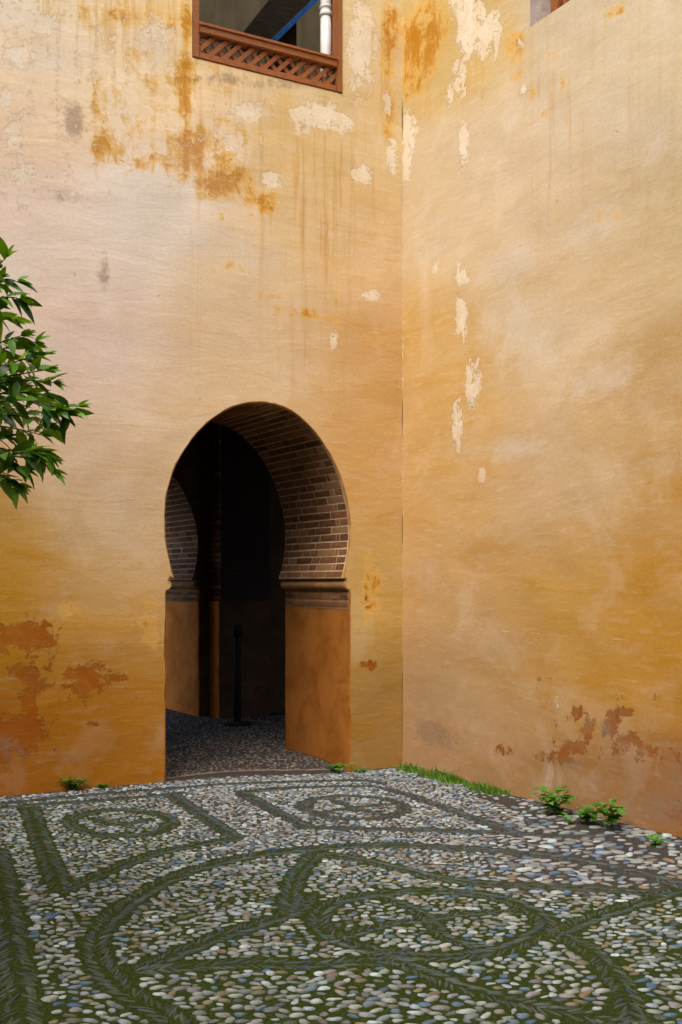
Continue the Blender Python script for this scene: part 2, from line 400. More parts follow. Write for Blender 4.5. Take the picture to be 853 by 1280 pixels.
def blobs(lst, px, py):
    f = np.zeros(len(px))
    for b in lst:
        cx, cy, rx, ry = b[:4]; s = b[4] if len(b) > 4 else 1.0; a = R(b[5]) if len(b) > 5 else 0
        dx, dy = px - cx, py - cy
        u = (dx * math.cos(a) + dy * math.sin(a)) / rx; v = (-dx * math.sin(a) + dy * math.cos(a)) / ry
        f = np.maximum(f, s * np.exp(-0.69 * (u * u + v * v) ** 1.3))
    return f
LF = dict(
 f_pale=[(190,260,60,45,.95),(60,330,90,60,.6),(300,320,70,30,.6,5),(110,430,120,60,.55),(250,300,50,30,.7),(320,130,45,35,.6),(60,60,70,50,.6),(200,60,40,35,.75),(150,150,40,40,.5)],
 f_ochre=[(190,140,150,120,.40),(300,190,90,90,.44),(90,20,150,30,.42),(128,182,18,22,1.0),(150,190,14,18,.9),(232,110,14,60,.95),(236,190,28,34,1.1),(275,225,45,26,1.0),(325,248,26,16,.9),(190,200,30,18,.8),(120,140,12,14,.7),(270,190,30,25,.75),(300,170,14,22,.7),
   (215,45,10,30,.6),(150,18,70,20,.62),(235,30,8,40,.9),(488,40,12,55,1.0),(486,150,9,45,.8),(340,130,40,12,.55),(30,15,30,10,.5),
   (465,735,16,42,.8),(188,778,14,30,.75),(86,764,14,14,.7),(470,420,25,12,.5),(380,390,60,8,.6,6),(330,370,40,8,.5),(290,335,30,9,.5),(420,360,8,60,.5),(345,530,40,10,.5,30),(260,515,40,8,.4,-30)],
 f_rust=[(50,870,90,80,.40),(28,795,44,22,1.1),(0,800,25,16,1.1),(104,850,30,20,1.05),(40,850,22,24,.9),(35,880,12,18,.95),(22,835,22,8,.75),(55,838,20,6,.75),(25,920,34,30,1.05),(0,930,22,30,1.0),(150,847,12,7,.9),(58,805,24,5,.8),
   (462,833,12,7,.8),(90,885,8,6,.7),(110,905,12,5,.65),(172,923,12,6,.6),(462,745,14,20,.4),(88,870,6,8,.6)],
 f_grey=[(92,152,14,26,.9),(280,98,40,10,.6),(85,245,18,14,.6),(130,340,8,26,.65),(15,935,18,20,.6),(110,830,8,8,.5),(350,105,50,8,.55),(60,945,60,14,.4)],
 f_white=[(20,180,40,160,.36),(40,40,60,50,.44),(90,150,130,150,.27),(300,170,90,70,.33),(150,70,110,60,.33),(20,14,34,26,.85),(55,30,24,18,.8),(22,70,16,18,.9),(8,125,12,16,.8),(10,170,18,22,.8),(30,215,22,18,.7),(60,240,24,10,.55),(340,225,14,14,.9),(310,140,24,16,.75),(395,145,34,20,.9),(430,155,14,14,.85),(452,218,13,13,.95),
   (450,60,22,60,.8),(490,195,8,28,.85),(485,130,6,20,.7),(465,368,14,7,.85),(417,424,6,14,.75),(60,700,6,5,.4),(290,180,14,26,.6),(155,200,10,8,.7),(195,40,26,22,.6)],
 f_run=[(395,250,70,130,1.0),(320,130,60,60,.5),(240,130,20,90,.8),(480,120,14,120,.8),(130,20,130,50,.7),(245,350,10,120,.5),(405,420,50,80,.5)])
RF = dict(
 f_pale=[(640,330,50,30,.7,-20),(660,400,70,60,.6),(735,280,60,30,.6,-25),(640,560,60,18,.6,-15),(760,470,60,20,.55,-25),(800,170,60,50,.55),(560,300,50,40,.5),(700,150,60,60,.4),(590,660,50,20,.4),(600,860,80,40,.15),(700,980,70,30,.35)],
 f_ochre=[(530,50,30,55,1.1,12),(515,100,16,24,.9),(550,20,24,24,.8),(596,22,6,20,.8),(690,70,10,6,.7),(645,95,8,14,.6,60),(665,120,6,10,.8),(682,140,5,10,.7),(703,105,4,16,.6),(640,60,18,30,.62),(770,14,20,6,.7,-25),(745,270,60,12,.4)],
 f_rust=[(740,920,110,40,.36),(724,892,10,9,1.0),(735,912,13,20,.9),(718,930,16,14,.9),(700,945,22,10,.85),(676,945,18,9,.8),(628,938,26,8,.7,8),(778,890,20,8,.9),(765,908,12,20,.95),(784,930,22,16,1.05),(805,940,18,12,.8),(840,945,30,10,.6,4),(770,872,10,8,.6),(678,848,12,3,.8),(820,870,20,10,.45),(845,1015,22,20,.55),(815,955,5,16,.6)],
 f_grey=[(542,918,30,16,.8,25),(735,905,8,16,.6),(757,910,8,14,.7),(830,1010,40,26,.65),(720,955,24,10,.6),(748,978,10,12,.5),(795,1000,22,20,.5),(640,910,20,8,.4),(845,970,10,30,.5)],
 f_white=[(585,30,18,45,.95),(610,40,20,34,.9),(573,95,9,30,.85),(580,180,7,28,.95),(562,118,6,18,.75),(512,165,12,30,.85),(508,205,6,26,.9),(578,345,10,14,.85),(577,395,8,30,.9),(592,480,9,36,.85),(572,530,8,40,.8),(603,594,5,9,.9),(656,112,6,6,.9),(545,333,5,12,.8),(640,55,22,10,.5),(575,10,20,20,.7),(502,400,3,400,.55),(696,880,4,10,.6)],
 f_run=[(560,60,60,70,.8),(690,160,40,120,.6),(820,150,50,120,.35),(740,60,80,60,.3)])

def paint(me, V, pts, fields, sig=48):
    dep, px, py = project(V)
    px = np.clip(px, -80, 940); py = np.clip(py, -60, 1080)
    b = interp_base(pts, px, py, sig)
    b /= np.clip(np.where(py < 420, 1.0, 1.0 - 0.00042 * (py - 420)) if pts is LBASE else 1.17 - 0.00024 * py, .6, 1.3)[:, None]  # light falloff with height is compensated in the base colour
    b = np.clip(b, 0, .8)
    if pts is LBASE: b *= (1 - 0.10 * ss(803, 808, py) * ss(216, 212, px))[:, None]      # lower coat of paint with its own edge
    cattr(me, 'base', b)
    for k, l in fields.items(): fattr(me, k, blobs(l, px, py))

# ------------------------------------------------------------------ archway outline
def arch_outline():
    px = [(218.5,722),(214,706),(209.5,682),(207.5,655),(208,632),(212,607),(221,582),(234,559),(251,537.5),(272,519.5),(296,508),(322,503.5),
          (349,507.5),(374,521),(396,543),(414,571),(427,603),(434.5,634),(437,660),(435.8,686),(432,708),(428,722)]
    pts = [on_y(*p) for p in px]
    P = [Vector((p.x, p.z)) for p in pts]
    out = []
    for i in range(len(P) - 1):                            # Catmull-Rom
        a, b, c, d = P[max(i - 1, 0)], P[i], P[i + 1], P[min(i + 2, len(P) - 1)]
        for k in range(5):
            t = k / 5
            out.append(0.5 * ((2 * b) + (c - a) * t + (2 * a - 5 * b + 4 * c - d) * t * t + (3 * b - a - 3 * c + d) * t ** 3))
    out.append(P[-1]); return out
ARC = arch_outline()
XL, XR = -2.190, -0.535
ZB = 0.5 * (ARC[0].y + ARC[-1].y); ARC[0].y = ARC[-1].y = ZB
def corbel(x0, x1):
    """from the jamb (x0) up and inwards to the arch foot (x1): fillet, cavetto, slab"""
    s = x1 - x0
    prof = ((0, -.122), (.06, -.118), (.06, -.108), (.30, -.104), (.55, -.092), (.70, -.074), (.74, -.056), (.68, -.040), (.52, -.028), (.42, -.022), (.50, -.014), (.78, -.008), (1.0, -.004), (1.0, -.001))
    return [Vector((x0 + s * u, ZB + v)) for u, v in prof]
CL = corbel(XL, ARC[0].x); CR = corbel(XR, ARC[-1].x)[::-1]
def sub(a, b, n): return [a.lerp(b, i / n) for i in range(n + 1)]
JL = sub(Vector((XL, -0.3)), CL[0], 30); JR = sub(CR[-1], Vector((XR, -0.3)), 30)
OUT = JL[:-1] + CL + ARC[1:-1] + CR + JR[1:]              # left foot -> over the arch -> right foot
def normals(L):
    N = []
    for i in range(len(L)):
        t = (L[min(i + 1, len(L) - 1)] - L[max(i - 1, 0)])
        t = t.normalized() if t.length > 1e-6 else Vector((0, 1))
        N.append(Vector((-t.y, t.x)))
    return N
ON = normals(OUT)
RND = [0.012 + 0.010 * max(-.6, mnoise.noise(Vector((p.x * 7, 1.7, p.y * 7)))) + 0.010 * max(0, mnoise.noise(Vector((p.x * 23, 5.2, p.y * 23)))) for p in OUT]
def sweep(name, i0, i1, mat, parent, y0, depth, dx=0.0, sub_n=10, round_=0.014, part='all', wob=0.004):
    """the reveal: the outline from i0 to i1 drawn through the wall, with a worn rounded arris in front"""
    prof = [(round_, 0.0), (round_ * .55, round_ * .12), (round_ * .18, round_ * .42), (0, round_)]
    body = [(0, round_ + (depth - round_) * k / sub_n) for k in range(1, sub_n + 1)]
    prof = prof + body if part == 'all' else (prof if part == 'arris' else prof[-1:] + body)
    V, Fc = [], []
    n = len(prof)
    for i in range(i0, i1 + 1):
        for o, y in prof:
            wv = wob * mnoise.noise(Vector((OUT[i].x * 3, y * 3, OUT[i].y * 3))) if y > round_ else 0
            f = RND[i] / round_ if y <= round_ else 1.0
            q = OUT[i] + ON[i] * (o * f + wv)
            V.append((q.x + dx, y0 + y, q.y))
    for i in range(i1 - i0):
        for j in range(n - 1):
            Fc.append((i * n + j, i * n + j + 1, (i + 1) * n + j + 1, (i + 1) * n + j))
    return link(name, mesh_np(name, V, Fc), mat, parent)

I_A0 = len(JL) - 1; I_B0 = I_A0 + len(CL) - 1; I_B1 = len(OUT) - len(JR) + 1 - len(CR); I_C1 = len(OUT) - len(JR)

def in_poly(P, poly):
    x, y = P[:, 0], P[:, 1]; c = np.zeros(len(P), bool)
    n = len(poly)
    for i in range(n):
        x1, y1 = poly[i]; x2, y2 = poly[(i + 1) % n]
        if y1 == y2: continue
        c ^= ((y1 > y) != (y2 > y)) & (x < (x2 - x1) * (y - y1) / (y2 - y1) + x1)
    return c
def wall_sheet(name, us, vs, holes, place, mat, parent, pts, fields):
    """plaster skin: fine grid with cut openings, gently uneven"""
    U, Vv = np.meshgrid(us, vs); g = np.c_[U.ravel(), Vv.ravel()]
    keep = np.ones(len(g), bool)
    verts = []; edges = []
    bnd = []
    for h in holes:
        h = np.asarray(h); keep &= ~in_poly(g, h)
        d = np.full(len(g), 9.0)
        bb = (g[:, 0] > h[:, 0].min() - .1) & (g[:, 0] < h[:, 0].max() + .1) & (g[:, 1] > h[:, 1].min() - .1) & (g[:, 1] < h[:, 1].max() + .1)
        idx = np.where(bb)[0]
        dd = np.sqrt(((g[idx, None, :] - h[None]) ** 2).sum(2)).min(1)
        keep[idx[dd < 0.013]] = False
        k0 = len(bnd); bnd += [tuple(p) for p in h]
        edges += [(k0 + i, k0 + (i + 1) % len(h)) for i in range(len(h))]
    allp = bnd + [tuple(p) for p in g[keep]]
    r = delaunay_2d_cdt([Vector(p) for p in allp], edges, [], 0, 1e-6)
    P2 = np.array([tuple(v) for v in r[0]]); T = np.array(r[2])
    cen = P2[T].mean(1)
    ok = np.ones(len(T), bool)
    for h in holes: ok &= ~in_poly(cen, np.asarray(h))
    T = T[ok]
    dist = np.full(len(P2), 1.0)
    for h in holes:
        h = np.asarray(h)
        for a in range(0, len(P2), 4000):
            dist[a:a + 4000] = np.minimum(dist[a:a + 4000], np.sqrt(((P2[a:a + 4000, None, :] - h[None]) ** 2).sum(2)).min(1))
    amp = ss(0.0, 0.25, dist)
    off = np.array([0.018 * mnoise.noise(Vector((p[0] * .9, p[1] * .9, 3.1))) + 0.007 * mnoise.noise(Vector((p[0] * 3.1, p[1] * 3.1, 8.0))) for p in P2]) * amp
    V = place(P2, off)
    me = mesh_np(name, V, T)
    paint(me, np.asarray(V), pts, fields)
    return link(name, me, mat, parent)

# ------------------------------------------------------------------ the arch wall
WT = 8.2
arch_wall = empty('courtyard_wall', (0, 0, 0), label='pink and ochre plastered wall pierced by the horseshoe archway', cat='wall')
WX0, WX1, WZ0, WZ1 = -1.972, -0.604, 5.768, 7.25
us = np.concatenate([np.arange(-5.2, -4.0, 0.09), np.arange(-4.0, 0.0, 0.031), [0.0]])
vs = np.concatenate([np.arange(-0.35, 7.0, 0.031), np.arange(7.0, WT, 0.09), [WT]])
hole = [tuple(OUT[i] + ON[i] * RND[i]) for i in range(len(OUT))]
def rect_loop(x0, x1, z0, z1, s=0.05):
    L = []
    for a, b in (((x0, z0), (x1, z0)), ((x1, z0), (x1, z1)), ((x1, z1), (x0, z1)), ((x0, z1), (x0, z0))):
        n = max(2, int(math.hypot(b[0] - a[0], b[1] - a[1]) / s))
        L += [(a[0] + (b[0] - a[0]) * i / n, a[1] + (b[1] - a[1]) * i / n) for i in range(n)]
    return L
wall_sheet('plaster_face', us, vs, [hole, rect_loop(WX0, WX1, WZ0, WZ1)],
           lambda p, o: np.c_[p[:, 0], o, p[:, 1]], M['left'], arch_wall, LBASE, LF)
DEP = 1.21
sweep('jamb', 0, I_A0, M['jamb'], arch_wall, 0, DEP)
sweep('impost', I_A0, I_B0, M['impost'], arch_wall, 0, DEP)
sweep('arch_arris', I_B0, I_B1, M['arris'], arch_wall, 0, DEP, part='arris')
soff = sweep('arch_soffit', I_B0, I_B1, M['mortar'], arch_wall, 0, DEP, part='body', wob=.0012)
sweep('impost', I_B1, I_C1, M['impost'], arch_wall, 0, DEP)
sweep('jamb', I_C1, len(OUT) - 1, M['jamb'], arch_wall, 0, DEP)
# masonry behind the plaster skin
def back_mass(parent, y0, y1, mat):
    box('masonry', (-10.6, XL - 0.03, y0, y1, -0.3, WT), mat, parent)
    box('masonry', (XR + 0.03, 2.2, y0, y1, -0.3, 4.9), mat, parent)
    box('masonry', (XL - 0.03, XR + 0.03, y0, y1, 3.16, 4.9), mat, parent)
    # spandrels round the arch
box('masonry', (-10.6, XL - 0.055, 0.02, DEP, -0.3, 4.9), M['plain'], arch_wall)
box('masonry', (XR + 0.055, 0.9, 0.02, DEP, -0.3, 4.9), M['plain'], arch_wall)
box('masonry', (XL - 0.055, XR + 0.055, 0.03, DEP - .003, 3.17, 4.9), M['plain'], arch_wall)
def spandrel(parent, y, dx, mat, face):
    """rear face of the arch wall around the opening"""
    x0, x1, z1 = XL - 0.06 + dx, XR + 0.06 + dx, 3.2
    loop = [(p.x + dx, p.y) for p in OUT[I_A0:I_C1 + 1]]
    V, Fc = [], []
    mid = (x0 + x1) / 2
    for (x, z) in loop:
        V.append((x, y, z)); t = ss(2.2, 3.0, z)
        V.append((x0 if x < mid else x1, y, z) if z < 2.3 else (mid + (x - mid) * 1.6 if abs((x - mid) * 1.6) < (x1 - x0) / 2 else (x0 if x < mid else x1), y, z1))
    for i in range(len(loop) - 1): Fc.append((2 * i, 2 * i + 1, 2 * i + 3, 2 * i + 2))
    return link('spandrel', mesh_np('spandrel', V, Fc, False), mat, parent)
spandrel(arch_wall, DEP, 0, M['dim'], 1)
# upper wall round the window, and the plain run of wall beyond the frame
UPY = 0.42
box('masonry', (-10.6, WX0 - 0.02, 0.02, UPY, 4.9, WT), M['plain'], arch_wall)
box('masonry', (WX1 + 0.02, 0.9, 0.02, UPY, 4.9, WT), M['plain'], arch_wall)
box('masonry', (WX0 - 0.02, WX1 + 0.02, 0.02, UPY, 4.9, WZ0 - 0.01), M['plain'], arch_wall)
box('masonry', (WX0 - 0.02, WX1 + 0.02, 0.02, UPY, WZ1 + 0.01, WT), M['plain'], arch_wall)
box('plaster_face', (-9.998, -5.2, -0.004, 0.02, -0.35, WT), M['plain'], arch_wall)

# bricks of the soffit
bm = bmesh.new(); bmesh.ops.create_cube(bm, size=1.0)
brick_me = bpy.data.meshes.new('brick'); bm.to_mesh(brick_me); bm.free(); brick_me.materials.append(M['brick'])
shade_brick_me = brick_me.copy(); shade_brick_me.materials.clear(); shade_brick_me.materials.append(M['soot_brick'])  # darkened copy of the brick for the shaded pier front
def lay_bricks(parent, y0, depth, dx, half=False, seed=1):
    rr = random.Random(seed)
    A = OUT[I_B0:I_B1 + 1]; L = [0.0]
    for i in range(1, len(A)): L.append(L[-1] + (A[i] - A[i - 1]).length)
    tot = L[-1]; n = int(tot / 0.0645); stp = tot / n
    for c in range(n):
        s = (c + 0.5) * stp
        if half and s < tot * 0.45: continue
        i = max(k for k in range(len(L)) if L[k] <= s); i = min(i, len(A) - 2)
        f = (s - L[i]) / max(1e-6, L[i + 1] - L[i]); p = A[i].lerp(A[i + 1], f)
        t = (A[min(i + 2, len(A) - 1)] - A[max(i - 1, 0)]).normalized(); nn = Vector((-t.y, t.x))
        y = 0.020 + rr.uniform(0, 0.01)
        if c % 2: lens = [0.135, 0.05]
        else: lens = []
        while y < depth - 0.03:
            ln = lens.pop(0) if lens else rr.choice((0.285, 0.275, 0.29, 0.14))
            e = min(y + ln, depth - 0.012)
            if e - y > 0.03:
                o = bpy.data.objects.new('brick', brick_me); COL.objects.link(o); o.parent = parent
                th = stp - 0.0125 + rr.uniform(-.004, .0025); dp = 0.03; proud = 0.0030 + rr.uniform(-.0013, .0015)
                q = p + nn * (dp / 2 - proud)
                o.location = (q.x + dx, y0 + (y + e) / 2, q.y)
                o.scale = (th, e - y, dp)
                ang = math.atan2(t.y, t.x)
                o.rotation_euler = (rr.uniform(-.006, .006), -ang + rr.uniform(-.02, .02), rr.uniform(-.012, .012))
            y = e + 0.012
lay_bricks(soff, 0, DEP, 0, seed=3)
def band_bricks(parent, x, sgn, y0, depth, seed):
    """three courses of flat bricks under the impost"""
    rr = random.Random(seed)
    bed = box('brick_band', (min(x, x - sgn * .003), max(x, x - sgn * .003), y0 + 0.012, y0 + depth - .01, ZB - 0.268, ZB - 0.124), M['band'], parent)
    for c in range(2):
        z = ZB - 0.163 - c * 0.066; y = y0 + 0.016 + (0.10 if c % 2 else 0)
        if c % 2: y = y0 + 0.016
        first = bool(c % 2)
        while y < y0 + depth - 0.05:
            ln = 0.13 if first else rr.choice((0.27, 0.28, 0.14)); first = False
            e = min(y + ln, y0 + depth - 0.015)
            o = bpy.data.objects.new('brick', brick_me); COL.objects.link(o); o.parent = bed
            o.location = (x + sgn * (0.012 - 0.008 - rr.uniform(0, .002)), (y + e) / 2, z); o.scale = (0.024, e - y, 0.039 + rr.uniform(-.003, .002))
            y = e + 0.012
band_bricks(arch_wall, XR, 1, 0, DEP, 5); band_bricks(arch_wall, XL, -1, 0, DEP, 6)

# ------------------------------------------------------------------ latticed window
win = empty('window', (0, 0, 0)); win.parent = arch_wall
win['label'] = 'red-brown wooden window with lattice panel under its sill rail'
FY0, FY1 = -0.012, 0.075
sw = 0.058
box('stile', (WX0 + .004, WX0 + sw, FY0, FY1, WZ0 + .004, WZ1 - .004), M['wood'], win, .006)
box('stile', (WX1 - sw, WX1 - .004, FY0, FY1, WZ0 + .004, WZ1 - .004), M['wood'], win, .006)
box('bottom_rail', (WX0 + sw + .001, WX1 - sw - .001, FY0 + .004, FY1, WZ0 + .004, WZ0 + .058), M['wood'], win, .006)
box('sill_rail', (WX0 + sw + .001, WX1 - sw - .001, FY0 - .012, FY1, WZ0 + .205, WZ0 + .285), M['wood'], win, .008)
box('sill_lip', (WX0 + sw - .012, WX1 - sw + .012, FY0 - .026, FY0 - .013, WZ0 + .262, WZ0 + .287), M['wood'], win, .004)
box('top_rail', (WX0 + sw + .001, WX1 - sw - .001, FY0 + .002, FY1, WZ1 - .064, WZ1 - .004), M['wood'], win, .006)
z0, z1 = WZ0 + .050, WZ0 + .212; hh = z1 - z0
x = WX0 + sw - hh + 0.02
while x < WX1 - sw + 0.02:
    for d, yy in ((1, 0.012), (-1, 0.030)):
        a, b = (x, x + hh) if d == 1 else (x + hh, x)
        ww = 0.050
        poly = [Vector((a - ww / 2, yy, z0)), Vector((a + ww / 2, yy, z0)), Vector((b + ww / 2, yy, z1)), Vector((b - ww / 2, yy, z1))]
        lo, hi = WX0 + sw - .01, WX1 - sw + .01
        if min(p.x for p in poly) < lo or max(p.x for p in poly) > hi:      # trim at the stiles
            me_b = bmesh.new(); vsx = [me_b.verts.new(p) for p in poly]; me_b.faces.new(vsx)
            for xx, nn in ((lo, (-1, 0, 0)), (hi, (1, 0, 0))):
                bmesh.ops.bisect_plane(me_b, geom=me_b.verts[:] + me_b.edges[:] + me_b.faces[:], plane_co=(xx, 0, 0), plane_no=nn, clear_outer=True)
            poly = [v.co.copy() for fc in me_b.faces for v in fc.verts]
            me_b.free()
        if len(poly) >= 3: prism('slat', poly, Vector((0, 0.014, 0)), M['wood'], win)
    x += 0.1175
# ragged plaster lip under the window
# gallery room behind it
gal = empty('gallery_room', (0, 0, 4.9), label='shadowy brown room behind the latticed upper window', cat='room')
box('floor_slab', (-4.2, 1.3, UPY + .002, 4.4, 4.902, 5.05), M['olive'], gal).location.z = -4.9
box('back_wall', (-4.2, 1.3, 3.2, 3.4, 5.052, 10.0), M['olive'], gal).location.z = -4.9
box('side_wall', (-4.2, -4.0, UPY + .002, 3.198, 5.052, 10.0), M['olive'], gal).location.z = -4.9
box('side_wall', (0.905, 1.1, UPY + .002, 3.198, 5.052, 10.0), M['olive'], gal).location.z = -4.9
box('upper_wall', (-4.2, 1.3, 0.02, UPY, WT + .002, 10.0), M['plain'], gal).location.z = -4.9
stb = empty('stair_stringer', on_y(320, 60, 1.9), label='dark sloping beam with bright blue lower edge inside upper window', cat='beam')  # added shapes stand in for eaves and blue sky mirrored in glass
def pane_poly(pxs, y): return [on_y(p[0], p[1], y) - stb.location for p in pxs]
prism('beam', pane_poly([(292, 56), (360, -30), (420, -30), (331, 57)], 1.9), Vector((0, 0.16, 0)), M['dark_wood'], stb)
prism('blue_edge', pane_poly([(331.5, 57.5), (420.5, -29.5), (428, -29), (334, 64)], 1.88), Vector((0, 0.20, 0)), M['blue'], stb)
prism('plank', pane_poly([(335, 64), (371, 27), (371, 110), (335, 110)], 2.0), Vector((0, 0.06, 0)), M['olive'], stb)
pc = on_y(407.5, 60, 0.175)
colm = empty('marble_column', (pc.x, pc.y, WZ0 - .008), label='slim white marble column standing just inside the upper window', cat='column')
lathe('base', [(0.0, 0), (0.062, 0), (0.062, 0.05), (0.056, 0.07), (0.052, 0.09), (0.0, 0.09)], M['marble'], colm)
lathe('shaft', [(0.0, 0.091), (0.049, 0.092), (0.047, 0.4), (0.046, 0.72), (0.0, 0.721)], M['marble'], colm)
lathe('neck_ring', [(0.046, 0.722), (0.055, 0.727), (0.057, 0.742), (0.053, 0.757), (0.047, 0.76), (0.047, 0.79), (0.055, 0.795), (0.055, 0.81), (0.046, 0.82)], M['marble'], colm)
lathe('capital', [(0.046, 0.822), (0.048, 0.87), (0.060, 1.0), (0.064, 1.06), (0.064, 1.484), (0.0, 1.486)], M['marble'], colm)

# ------------------------------------------------------------------ the side wall
side_wall = empty('courtyard_wall', (0, 0, 0), label='cream to ochre plastered wall right of the corner', cat='wall')
wl = on_x(663, 34); RY1, RZ0 = wl.y, 5.740; RY0, RZ1 = RY1 - 1.36, 7.2
us = np.concatenate([np.arange(-6.5, -5.0, 0.09), np.arange(-5.0, 0.0, 0.031), [0.0]])
wall_sheet('plaster_face', us, vs, [rect_loop(RY0, RY1, RZ0, RZ1)],
           lambda p, o: np.c_[o, p[:, 0], p[:, 1]], M['right'], side_wall, RBASE, RF)
for b in ((0.02, 0.9, -14.0, RY0 - .01, -0.3, WT), (0.02, 0.9, RY1 + .01, 0.018, -0.3, WT), (0.02, 0.9, RY0 - .01, RY1 + .01, -0.3, RZ0 - .004), (0.02, 0.9, RY0 - .01, RY1 + .01, RZ1 + .01, WT)):
    box('masonry', b, M['plain'], side_wall)
box('plaster_face', (-0.004, 0.02, -14.0, -6.5, -0.35, WT), M['plain'], side_wall)
box('window_reveal', (0.001, 0.30, RY1 - .002, RY1 + .012, RZ0, RZ1), M['grey_stucco'], side_wall)
box('window_reveal', (0.001, 0.30, RY0 - .012, RY0 + .002, RZ0, RZ1), M['grey_stucco'], side_wall)
rw = empty('window', (0, 0, 0)); rw.parent = side_wall; rw['label'] = 'wooden window frame set deep in the side wall'
box('stile', (0.19, 0.26, RY1 - .085, RY1 - .004, RZ0 + .002, RZ1 - .002), M['wood'], rw, .006)
box('stile', (0.19, 0.26, RY0 + .004, RY0 + .085, RZ0 + .002, RZ1 - .002), M['wood'], rw, .006)
box('bottom_rail', (0.19, 0.26, RY0 + .086, RY1 - .086, RZ0 + .002, RZ0 + .07), M['wood'], rw, .006)
box('mullion', (0.20, 0.25, RY1 - .175, RY1 - .130, RZ0 + .071, RZ1 - .071), M['wood'], rw, .005)
box('top_rail', (0.19, 0.26, RY0 + .086, RY1 - .086, RZ1 - .07, RZ1 - .002), M['wood'], rw, .006)
box('shutter', (0.34, 0.37, RY0 + .002, RY1 - .002, RZ0 + .002, RZ1 - .002), M['dark_wood'], rw)  # dark sheet in place of the unlit interior behind the frame

# ------------------------------------------------------------------ the passage behind the archway
Y2 = 4.02; D2 = 1.15; DX2 = 0.275
pas = empty('passage_wall', (0, 0, 0), label='dim inner wall with second horseshoe arch seen through the doorway', cat='wall')
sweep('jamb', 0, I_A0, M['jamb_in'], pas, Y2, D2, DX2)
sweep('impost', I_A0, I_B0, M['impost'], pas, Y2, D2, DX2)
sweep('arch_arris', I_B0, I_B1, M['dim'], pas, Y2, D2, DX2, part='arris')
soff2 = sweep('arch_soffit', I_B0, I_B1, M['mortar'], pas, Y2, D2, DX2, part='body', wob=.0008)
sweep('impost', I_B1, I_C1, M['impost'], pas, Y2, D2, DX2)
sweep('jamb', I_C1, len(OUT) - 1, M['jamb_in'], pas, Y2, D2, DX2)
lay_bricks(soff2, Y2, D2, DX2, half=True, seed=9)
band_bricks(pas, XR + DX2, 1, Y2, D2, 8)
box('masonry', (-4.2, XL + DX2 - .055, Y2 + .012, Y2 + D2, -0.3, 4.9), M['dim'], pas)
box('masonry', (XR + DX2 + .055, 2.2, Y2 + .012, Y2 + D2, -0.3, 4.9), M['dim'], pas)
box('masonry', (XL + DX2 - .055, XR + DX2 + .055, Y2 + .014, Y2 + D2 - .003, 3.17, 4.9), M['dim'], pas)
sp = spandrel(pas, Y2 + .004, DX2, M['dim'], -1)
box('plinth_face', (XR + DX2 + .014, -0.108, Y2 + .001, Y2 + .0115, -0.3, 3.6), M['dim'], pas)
pier = empty('brick_pier', (0.2, 3.74, 0), label='dark pier beside the inner arch deep in the doorway', cat='pier')
def pbox(nm, b, mat): 
    o = box(nm, b, mat, pier); o.location = -pier.location; return o
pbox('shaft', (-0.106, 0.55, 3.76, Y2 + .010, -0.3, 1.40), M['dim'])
pbox('painted_side', (-0.110, -0.1065, 3.762, Y2 + .0095, -0.3, 1.40), M['jamb_in'])  # bright strip painted as the light on the pier's left face
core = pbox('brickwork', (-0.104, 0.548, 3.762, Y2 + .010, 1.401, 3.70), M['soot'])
rr = random.Random(4)
for c in range(36):
    z = 1.44 + c * 0.0625; 
    ys = [(3.758, 3.89), (3.902, 4.02)] if c % 2 else [(3.758, 4.02)]
    for (ya, yb) in ys:
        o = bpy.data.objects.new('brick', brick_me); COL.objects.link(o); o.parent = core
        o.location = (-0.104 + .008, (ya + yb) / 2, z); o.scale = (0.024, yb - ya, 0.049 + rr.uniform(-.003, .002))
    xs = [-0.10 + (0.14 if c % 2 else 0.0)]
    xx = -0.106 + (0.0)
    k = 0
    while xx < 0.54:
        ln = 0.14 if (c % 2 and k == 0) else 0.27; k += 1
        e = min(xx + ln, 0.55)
        o = bpy.data.objects.new('brick', shade_brick_me); COL.objects.link(o); o.parent = core
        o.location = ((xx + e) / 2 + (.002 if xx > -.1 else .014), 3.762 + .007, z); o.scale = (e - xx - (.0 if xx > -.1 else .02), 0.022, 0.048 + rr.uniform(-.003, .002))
        xx = e + 0.012
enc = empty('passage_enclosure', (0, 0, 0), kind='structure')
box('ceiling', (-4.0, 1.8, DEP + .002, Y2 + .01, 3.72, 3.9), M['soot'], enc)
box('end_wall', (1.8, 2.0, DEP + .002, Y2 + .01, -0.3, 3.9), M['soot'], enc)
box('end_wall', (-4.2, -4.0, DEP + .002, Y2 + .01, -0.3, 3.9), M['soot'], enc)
# barrier post
pb = on_z(292.5, 905, 0.045)
post = empty('barrier_post', (pb.x, pb.y - .10, G(pb.x, pb.y) - 0.002), label='black barrier post standing inside the dark passage', cat='post')
lathe('base', [(0, 0), (0.165, 0), (0.17, 0.012), (0.15, 0.03), (0.06, 0.045), (0.0, 0.045)], M['black'], post, 28)
lathe('pole', [(0.0, 0.045), (0.038, 0.046), (0.038, 0.98), (0.0, 0.981)], M['black'], post)
lathe('head', [(0.0, 0.982), (0.05, 0.983), (0.05, 1.09), (0.044, 1.11), (0.0, 1.112)], M['black'], post)

# ------------------------------------------------------------------ rest of the courtyard (behind and beside the camera)
court = empty('courtyard_enclosure', (0, 0, 0), kind='structure')
box('wall', (-10.4, -10.0, -14.0, 0.018, -0.3, 8.4), M['pale'], court)
box('wall', (-10.4, 0.9, -14.4, -14.002, -0.3, 7.5), M['pale'], court)
box('wall', (-10.4, 4.0, 13.0, 13.4, -0.3, 2.6), M['pale'], court)  # unseen wall added beyond the far arch to hold back light

